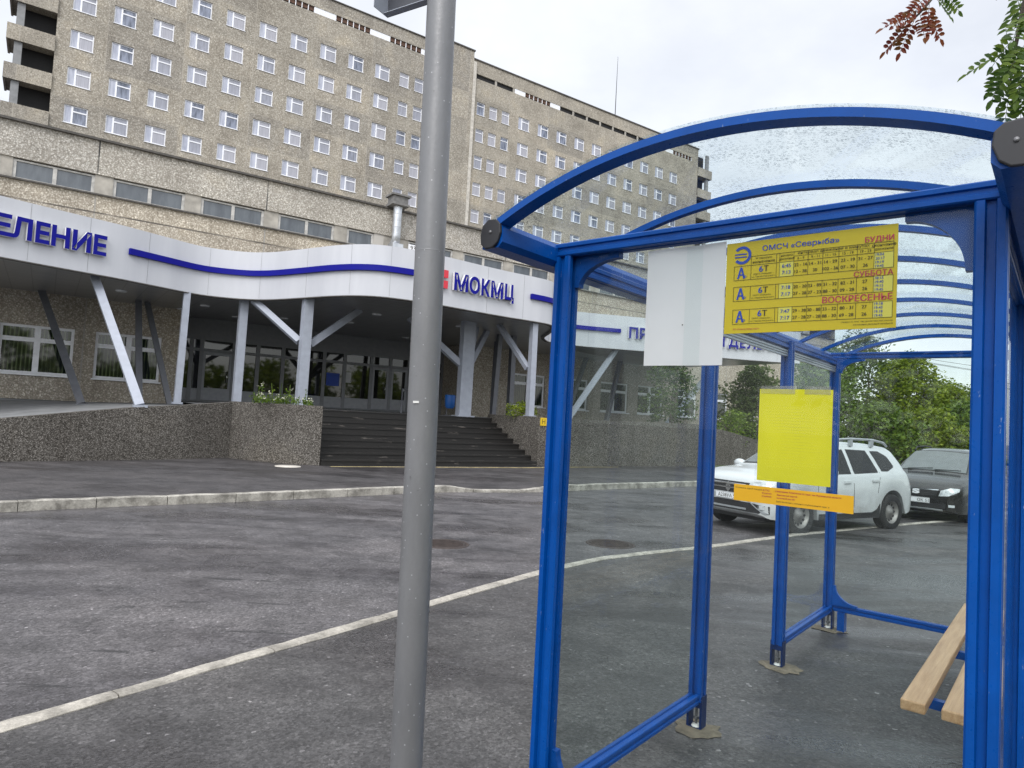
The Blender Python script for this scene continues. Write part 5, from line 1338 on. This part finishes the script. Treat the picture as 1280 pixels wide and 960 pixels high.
# glass panels
def pane(x0, x1, y0, y1, z0, z1):
    m = MB(); m.box(x0, x1, y0, y1, z0, z1); return m.build('glass_panel', MT['glass'], sh)
for t_ in (0.0, L_): pane(.041, W_-.041, t_-.003, t_+.003, .231, ZB-.002)
for x in (0.0, W_):
    for a, b in zip(TS[:-1], TS[1:]):
        if x == 0.0 and abs(a-1.521) < .01: continue
        pane(x-.003, x+.003, a+.041, b-.041, .205, 2.30 if a > 1 else 2.368)
# curved corner gussets
def gusset(x, z, sx, sz, t_, s=.19, q=.17):
    n = 10; pts = [(0, 0), (s, 0)]
    for i in range(n+1):
        a = math.pi/2*i/n; pts.append((s-(s-.02)*math.sin(a), q-(q-.02)*math.cos(a)) if False else (s-(s-.022)*math.sin(a), .022+(q-.022)*(1-math.cos(a))))
    pts.append((0, q))
    m = MB(); m.prism([(a*sx, b*sz) for a, b in pts], (x, t_-.016, z), (1, 0, 0), (0, 0, 1), (0, .032, 0)); m.build('gusset', MT['blue'], sh, fix=True)
for t_ in (0.0, L_):
    dt = .021 if t_ == 0 else -.021
    gusset(.0405, ZB-.001, 1, -1, t_+dt, .21, .13); gusset(W_-.0405, ZB-.001, -1, -1, t_+dt, .18, .19)
    gusset(.0405, .2255, 1, 1, t_+dt, .20, .17); gusset(W_-.0405, .2255, -1, 1, t_+dt, .20, .17)
# bench
bn = thing('bench', 'slatted pale wooden bench fixed along the back of the shelter', 'bench', SH_O, SH_RZ)
for a, b in ((1.048, 1.152), (1.215, 1.317), (1.375, 1.42)):
    m = MB(); m.box(a, b, 1.44, 4.0, .452, .503); m.build('slat', MT['wood'], bn, bevel=.007)
for t_ in (1.72, 2.75, 3.75):
    m = MB(); m.box(1.06, 1.44, t_-.02, t_+.02, .405, .450); m.box(1.375, 1.44, t_-.018, t_+.018, .10, .404); m.box(1.36, 1.44, t_-.06, t_+.06, 0, .012); m.build('bracket', MT['blue'], bn)
# mortar pads and puddle-dark rims round the feet
rnd = random.Random(9)
for (x, t_) in ((0, 1.521), (0, 2.949), (0, 4.311)):
    m = MB(); n = 18; rr = [rnd.uniform(.10, .16) for _ in range(n)]
    pts = [(x+.02+rr[i]*1.1*math.cos(6.283*i/n), t_-.02+rr[i]*math.sin(6.283*i/n)) for i in range(n)]
    m.add([(a, b, .004) for a, b in pts]+[(x+.02+(a-x-.02)*.7, t_-.02+(b-t_+.02)*.7, .009) for a, b in pts], [tuple(range(n, 2*n))]+[(i, (i+1) % n, n+(i+1) % n, n+i) for i in range(n)])
    nm = {1.521: 'rough mortar pad under the middle shelter post nearest the camera', 2.949: 'rough mortar pad under the third post of the shelter', 4.311: 'rough mortar pad under the far left corner post of the shelter'}[t_]
    tag(m.build('mortar_pad', MT['mortar'], loc=SH_O, rz=SH_RZ), nm, 'mortar pad', 'mortar pads under the shelter posts')

# ---------------------------------------------------------------- papers on the near glass
U_, V3 = (1, 0, 0), (0, 0, 1)
ws = thing('paper_sheet', 'blank white paper sheet taped to the shelter glass left of the timetable', 'paper', SH_O, SH_RZ)
m = MB(); m.add([(x, -.0055-.004*math.sin(i*1.3), z) for i, x in enumerate([.388, .45, .50, .55, .60, .65, .702]) for z in (2.412, 2.2, 1.966)], [(i*3+j, i*3+j+1, i*3+j+4, i*3+j+3) for i in range(6) for j in range(2)], True); m.build('sheet', MT['paper'], ws)
m = MB(); m.box(.543, .547, -.0125, -.0105, 2.115, 2.119); m.build('pin_mark', MT['ink_black'], ws)

tt = thing('bus_timetable', 'yellow bus timetable with blue title fixed inside the near shelter glass', 'timetable', SH_O, SH_RZ)
BX0, BX1, BZ0, BZ1 = .703, 1.245, 2.078, 2.402; BW, BH = BX1-BX0, BZ1-BZ0; TY = -.0062
m = MB(); m.box(BX0, BX1, TY, -.0035, BZ0, BZ1); m.build('board', MT['pap_yellow'], tt)
fx = lambda a: BX0+BW*a
fz = lambda a: BZ1-BH*a
def rect(m, a, b, c, d, y): m.box(fx(a), fx(b), y, y+.0006, fz(d), fz(c))
def ttext(m, s, a, top, bot, al='l', bold=.02, y=TY-.0018, w=None): put_text(m, s, (fx(a), y, fz(bot)), U_, V3, (bot-top)*BH, al, bold, None if w is None else w*BW, 4)
cols = [.055, .165, .325, .345, .43, .515, .60, .69, .79, .88, .98]
rows = [(.262, .42), (.49, .65), (.74, .90)]
for a, b in rows:
    for c0, c1 in ((.345, .43), (.88, .98)):
        m = MB(); rect(m, c0, c1, a, b, TY-.0008); m.build('time_cell', MT['pap_cell'], tt)
lw = .0022
m = MB(); y = TY-.0014
for a, b in rows:
    for c in cols: rect(m, c-lw/2, c+lw/2, a, b, y)
    rect(m, cols[0], cols[-1], a, a+.0035, y-.0001); rect(m, cols[0], cols[-1], b-.0035, b, y-.0001)
for c in cols[1:]: rect(m, c-lw/2, c+lw/2, .165, .262, y)
rect(m, .165, .98, .165, .1685, y-.0001); rect(m, .43, .88, .21, .2125, y-.0001)
m.build('table_lines', MT['ink_black'], tt)
m = MB(); ttext(m, 'ОМСЧ «Севрыба»', .235, .062, .135, 'l', .018, w=.455); m.build('title', MT['ink_blue'], tt)
for w_, a, b in (('БУДНИ', .10, .165), ('СУББОТА', .432, .487), ('ВОСКРЕСЕНЬЕ', .662, .727)):
    m = MB(); ttext(m, w_, .98, a, b, 'r', .03); m.build('day_heading', MT['ink_red'], tt)
mk_, mb_ = MB(), MB()
data = [(('6:45', '7:13'), (('22 - 16', '12 - 38'), ('14 - 31', '30'), ('14 - 29', '102 - 36'), ('23 - 19', '07 - 30'), ('31 - 27', '26')), ('19:04', '20:17', '19:19', '19:45')),
        (('7:18', '7:17'), (('20 - 20', '27 - 28'), ('33 - 89', '27 - 23'), ('31 - 32', '88 - 30'), ('82 - 31', '09 - 28'), ('27', '26')), ('18:15', '19:40', '19:15', '19:45')),
        (('7:47', '7:17'), (('29 - 38', '27 - 28'), ('30 - 88', '27 - 28'), ('33 - 32', '88 - 30'), ('80 - 31', '69 - 28'), ('27', '26')), ('19:18', '19:45', '19:18', '19:45'))]
for (a, b), (st, mid, ends) in zip(rows, data):
    h = b-a
    ttext(mb_, 'А', .078, a+h*.10, b-h*.12, 'l', .04, w=.048); ttext(mb_, 'тр', .112, b-h*.32, b-h*.12, 'l', .02)
    ttext(mb_, '6', .218, a+h*.12, a+h*.52, 'l', .035); ttext(mk_, 'Т', .262, a+h*.12, a+h*.52, 'c', .035)
    ttext(mk_, 'ОМСЧ «Севрыба» -', .245, a+h*.60, a+h*.71, 'c', .01, w=.125); ttext(mk_, 'ул. Героев Рыбачьего', .245, a+h*.78, a+h*.89, 'c', .01, w=.145)
    for j in (0, 1):
        z0, z1 = (a+h*.16, a+h*.40) if j == 0 else (a+h*.60, a+h*.84)
        ttext(mb_, st[j], .3875, z0, z1, 'c', .03)
        for k_, c in enumerate(mid): ttext(mk_, c[j], (cols[4+k_]+cols[5+k_])/2, z0+h*.02, z1-h*.02, 'c', .03)
    for j, e_ in enumerate(ends): ttext(mb_, e_, .888, a+h*(.06+.235*j), a+h*(.06+.235*j+.16), 'l', .02)
ttext(mk_, '№ маршрута', .245, .182, .208, 'c', .01); ttext(mk_, 'назначение', .245, .222, .246, 'c', .01)
ttext(mk_, 'начало', .3875, .185, .205, 'c', .01); ttext(mk_, 'движения', .3875, .222, .245, 'c', .01)
ttext(mk_, 'интервал движения в минутах', .655, .176, .204, 'c', .01, w=.40)
for k_, s in enumerate(('6 - 9', '9 - 11', '11 - 15', '15 - 19', '19 - 23')): ttext(mk_, s, (cols[4+k_]+cols[5+k_])/2, .224, .25, 'c', .012)
ttext(mk_, 'окончание', .93, .182, .205, 'c', .01); ttext(mk_, 'движения', .93, .222, .245, 'c', .01)
ttext(mk_, 'справки по телефону диспетчерской службы', .985, .918, .938, 'r', .0); ttext(mk_, 'расписание движения автобусов', .985, .948, .968, 'r', .0)
mk_.build('black_print', MT['ink_black'], tt); mb_.build('blue_print', MT['ink_blue'], tt)
m = MB(); cx, cz, r0, r1 = fx(.105), fz(.145), .022, .032
for i in range(30):
    a0, a1 = [math.radians(140-280*(k_)/30) for k_ in (i, i+1)]
    m.add([(cx+r_*math.cos(a), TY-.0016, cz+r_*math.sin(a)) for r_, a in ((r0, a0), (r1, a0), (r1, a1), (r0, a1))], [(0, 1, 2, 3)])
for dz in (-.006, .004): m.box(cx-.026, cx+.016, TY-.0018, TY-.0012, cz+dz-.002, cz+dz+.002)
m.build('round_emblem', MT['ink_blue'], tt)
m = MB(); ttext(m, 'АО «Электротранспорт»', .06, .945, .968, 'l', .0); m.build('red_print', MT['ink_red'], tt)

nt = thing('yellow_notice', 'lemon yellow notice in a clear sleeve stuck on the shelter glass', 'notice', SH_O, SH_RZ)
m = MB(); m.box(.838, 1.072, -.0052, -.0040, 1.573, 1.884); m.build('page', MT['pap_lemon'], nt)
m = MB(); m.box(.830, 1.085, -.0066, -.0062, 1.560, 1.892); m.build('clear_sleeve', MT['sleeve'], nt)
for x0, x1 in ((.842, .955), (.985, 1.066)):
    m = MB(); m.box(x0, x1, -.0072, -.0069, 1.868, 1.895); m.build('tape', MT['tape'], nt)
m = MB()
for i in range(22): m.box(.862, .862+.19*(1 if i % 5 else .6), -.0056, -.0053, 1.62+.0098*i, 1.6222+.0098*i)
m.build('faint_text_lines', MT['ink_faint'], nt)
fs = thing('fare_strip', 'narrow orange fare strip with red and black print below the yellow notice', 'notice', SH_O, SH_RZ)
m = MB(); m.box(.762, 1.142, -.0086, -.0072, 1.497, 1.553); m.build('strip', MT['pap_orange'], fs)
def stx(mat, s, x, z, h, al, b=.02):
    m = MB(); put_text(m, s, (x, -.0092, z), U_, V3, h, al, b); m.build('print_line', MT[mat], fs)
stx('ink_black', 'Стоимость одной поездки', .858, 1.5385, .0065, 'r', .0); stx('ink_red', 'АТПС:', .885, 1.5385, .0062, 'r'); stx('ink_red', '40 рублей', .890, 1.528, .0066, 'r'); stx('ink_red', '50 рублей', .890, 1.518, .0066, 'r')
stx('ink_red', '- утверждена Комитетом по тарифам Мурманской области', .897, 1.5385, .0070, 'l'); stx('ink_red', 'банковской картой', .908, 1.527, .0068, 'l'); stx('ink_red', 'наличный расчёт', .908, 1.517, .0068, 'l'); stx('ink_black', 'Действительно с момента опубликования тарифа', .906, 1.505, .0066, 'l', .0)

# ================================================================ STREET POLE WITH SIGN
sp = thing('street_pole', 'tall grey steel street pole standing on the pavement left of the shelter', 'pole', (-.312, 2.60, 0), 0)
sp.rotation_euler = (0, -.014, 0)
m = MB(); m.tube([(0, 0, -.02), (0, 0, 1.5), (0, 0, 3.0), (0, 0, 6.5)], [.0605, .0590, .0572, .050], 48)
for z_ in (1.97, 2.36): m.lathe([(.0578, z_-.003), (.0592 if z_ < 2 else .0587, z_), (.0578, z_+.003)], (0, 0, 0), n=48)
m.build('shaft', MT['pole'], sp)
m = MB(); m.lathe([(.11, 0), (.11, .012), (.066, .014), (.064, .05), (.0615, .06)], (0, 0, 0), n=30); m.build('base_flange', MT['pole'], sp)
dd = Vector((-.87, .49, 0)).normalized(); pp_ = Vector((-.49, -.87, 0)).normalized()
sg = MB(); o_ = Vector((0, .03, 3.392))
def pt(a, b, c): return o_+dd*a+pp_*b+Vector((0, 0, c))
def slab(m, a0, a1, b0, b1, c0, c1):
    v = [pt(a, b, c) for c in (c0, c1) for b in (b0, b1) for a in (a0, a1)]
    m.add(v, [(0, 2, 3, 1), (4, 5, 7, 6), (0, 1, 5, 4), (2, 6, 7, 3), (0, 4, 6, 2), (1, 3, 7, 5)], False)
slab(sg, .05, .285, -.003, .0, 0, .62); m = MB(); m.box(-.030, -.008, -.0605, -.0575, 1.775, 1.783); m.build('tape_scrap', MT['white_base'], sp); s_o = sg.build('sign_plate', MT['sign_back'], sp, fix=True)
sg = MB(); slab(sg, .282, .285, .0005, .085, 0, .62); slab(sg, .05, .2815, .0005, .03, 0, .003); slab(sg, .05, .2815, .0005, .085, .617, .62); sg.build('folded_flange', MT['col'], s_o, fix=True)
m = MB(); m.lathe([(.060, 3.55), (.064, 3.56), (.064, 3.60), (.060, 3.61)], (0, 0, 0), n=24); m.build('clamp', MT['bolt'], sp)

# ================================================================ ROWAN TREE (trunk out of the frame on the right)
def at(u, v, Y):
    d = _F+_r*((u-640)/FPX)-_u*((v-480)/FPX); t_ = Y/d.y; return Vector((0, 0, CAM_H))+d*t_
rw = thing('rowan_tree', 'rowan tree whose green and reddish leaf sprays hang in from upper right', 'tree', (2.9, 1.75, 0))
RO = Vector((2.9, 1.75, 0))
def leaflet(m, p, ax, nr, ln, wd):
    sd_ = ax.cross(nr).normalized(); up = nr*wd*0.25
    m.add([p, p+ax*ln*.3+sd_*wd*.5+up, p+ax*ln*.7+sd_*wd*.42+up, p+ax*ln, p+ax*ln*.7-sd_*wd*.42+up, p+ax*ln*.3-sd_*wd*.5+up], [(0, 1, 2, 3), (0, 3, 4, 5)], False)
def compound(m, base, d, rnd, ln=.15, s=1.0):
    d = d.normalized(); nr = Vector((-.5+rnd.gauss(0, .4), -1.0+rnd.gauss(0, .35), rnd.gauss(0, .5))); nr = (nr-d*nr.dot(d)).normalized(); sd_ = d.cross(nr)
    pts = []; p = base.copy(); dirv = d.copy()
    for i in range(8):
        p = p+dirv*ln*s/7; dirv = (dirv+Vector((0, 0, -.05))).normalized(); pts.append(p.copy())
    m.tube([base]+pts, .0012, 3, False)
    for i, q in enumerate(pts[1:-1]):
        l = .046*s*(1-.06*abs(i-2.5))
        for sg_ in (-1, 1):
            ax_ = (sd_*sg_*.86+d*.5+nr*rnd.uniform(-.15, .25)).normalized(); leaflet(m, q, ax_, (nr+Vector((rnd.gauss(0, .2), rnd.gauss(0, .2), 0))).normalized(), l*rnd.uniform(.85, 1.1), .0195*s)
    leaflet(m, pts[-1], dirv, nr, .046*s, .0195*s)
rnd = random.Random(17); mg, mr, mb2 = MB(), MB(), MB()
tb = [RO, RO+Vector((.03, .02, 1.2)), RO+Vector((-.02, .05, 2.4)), RO+Vector((-.15, .15, 3.3)), RO+Vector((-.2, .2, 4.6))]
mb2.tube([p-RO for p in tb], [.085, .075, .062, .05, .02], 10)
twigs = []
def bough(m, P, r0):
    c = catmull([p-RO for p in P], 5); m.tube(c, [r0*(1-.85*i/(len(c)-1)) for i in range(len(c))], 6)
# green spray: hangs down the right edge
gA = [tb[3], at(1330, -60, 2.35), at(1290, -20, 2.5), at(1272, 45, 2.55), at(1262, 110, 2.6)]
gB = [tb[3], at(1320, -120, 2.5), at(1270, -35, 2.6), at(1245, 0, 2.65)]
gR = [tb[3]+Vector((0, 0, .3)), at(1260, -140, 2.8), at(1190, -40, 3.0), at(1160, 4, 3.0), at(1136, 30, 3.0)]
gC = [tb[3], at(1360, -20, 2.3), at(1320, 60, 2.4), at(1300, 110, 2.5)]
for P_ in (gA, gB, gR, gC): bough(mb2, P_, .02)
mb2.build('trunk', MT['bark'], rw)
def spray(m, spec):
    for (u, v, Y, du, dv, n, s) in spec:
        b = at(u, v, Y); e = at(u+du, v+dv, Y+rnd.uniform(-.08, .08)); compound(m, b-RO, e-b, rnd, .15, s)
G_ = [(1275, 40, 2.55, -22, 22, 1, 1), (1272, 58, 2.55, -24, 10, 1, 1), (1272, 72, 2.5, -20, 28, 1, 1), (1264, 95, 2.6, -14, 26, 1, 1), (1268, 92, 2.58, 8, 26, 1, 1), (1262, 112, 2.6, -4, 26, 1, 1), (1276, 100, 2.5, 0, 28, 1, 1),
      (1278, 18, 2.5, -12, 26, 1, 1), (1285, 50, 2.45, -18, 24, 1, 1), (1290, 80, 2.5, -16, 24, 1, 1), (1270, 74, 2.62, -18, 18, 1, .9), (1280, -6, 2.6, -12, 22, 1, 1), (1268, -16, 2.6, 6, 22, 1, 1), (1288, 10, 2.5, -6, 28, 1, 1),
      (1270, 50, 2.6, -2, 30, 1, 1), (1284, 70, 2.45, -8, 30, 1, 1), (1280, 108, 2.55, 10, 26, 1, 1), (1266, 56, 2.5, 10, 26, 1, 1),
      (1168, -4, 3.0, 14, 14, 1, .8), (1174, -14, 3.0, 16, 14, 1, .8), (1300, 60, 2.4, 10, 30, 1, 1), (1310, 30, 2.4, 14, 24, 1, 1)]
spray(mg, G_)
R_ = [(1158, 2, 3.0, -30, 22, 1, .95), (1150, 12, 3.0, -28, 10, 1, .95), (1146, 20, 3.02, -14, 26, 1, .95), (1142, 26, 2.98, -22, 20, 1, .9), (1162, 0, 3.0, -2, 26, 1, .95), (1156, 10, 2.97, 12, 20, 1, .9), (1150, 18, 3.05, 6, 24, 1, .9), (1165, -8, 3.0, -18, 12, 1, .9), (1140, 22, 3.0, -20, 4, 1, .85)]
spray(mr, R_)
n_ = 0
while n_ < 110:       # the rest of the crown, outside the frame
    c = RO+Vector((rnd.uniform(-.5, 1.3), rnd.uniform(-1.2, 1.2), rnd.uniform(2.9, 5.0)))
    if c.y > 0.2 and c.x/c.y < 0.86: continue
    n_ += 1; d_ = Vector((rnd.gauss(0, 1), rnd.gauss(0, 1), rnd.gauss(-.4, .5))); compound(mg, c-RO, d_, rnd, .15, 1)
    if n_ % 3 == 0: mb2.tube([Vector((-.1, .1, min(4.4, c.z-.15))), (c-RO)*.55+Vector((0, 0, c.z*.45)), c-RO], [.012, .007, .003], 5)
mg.build('green_leaves', MT['rowan_green'], rw); mr.build('red_leaves', MT['rowan_red'], rw)
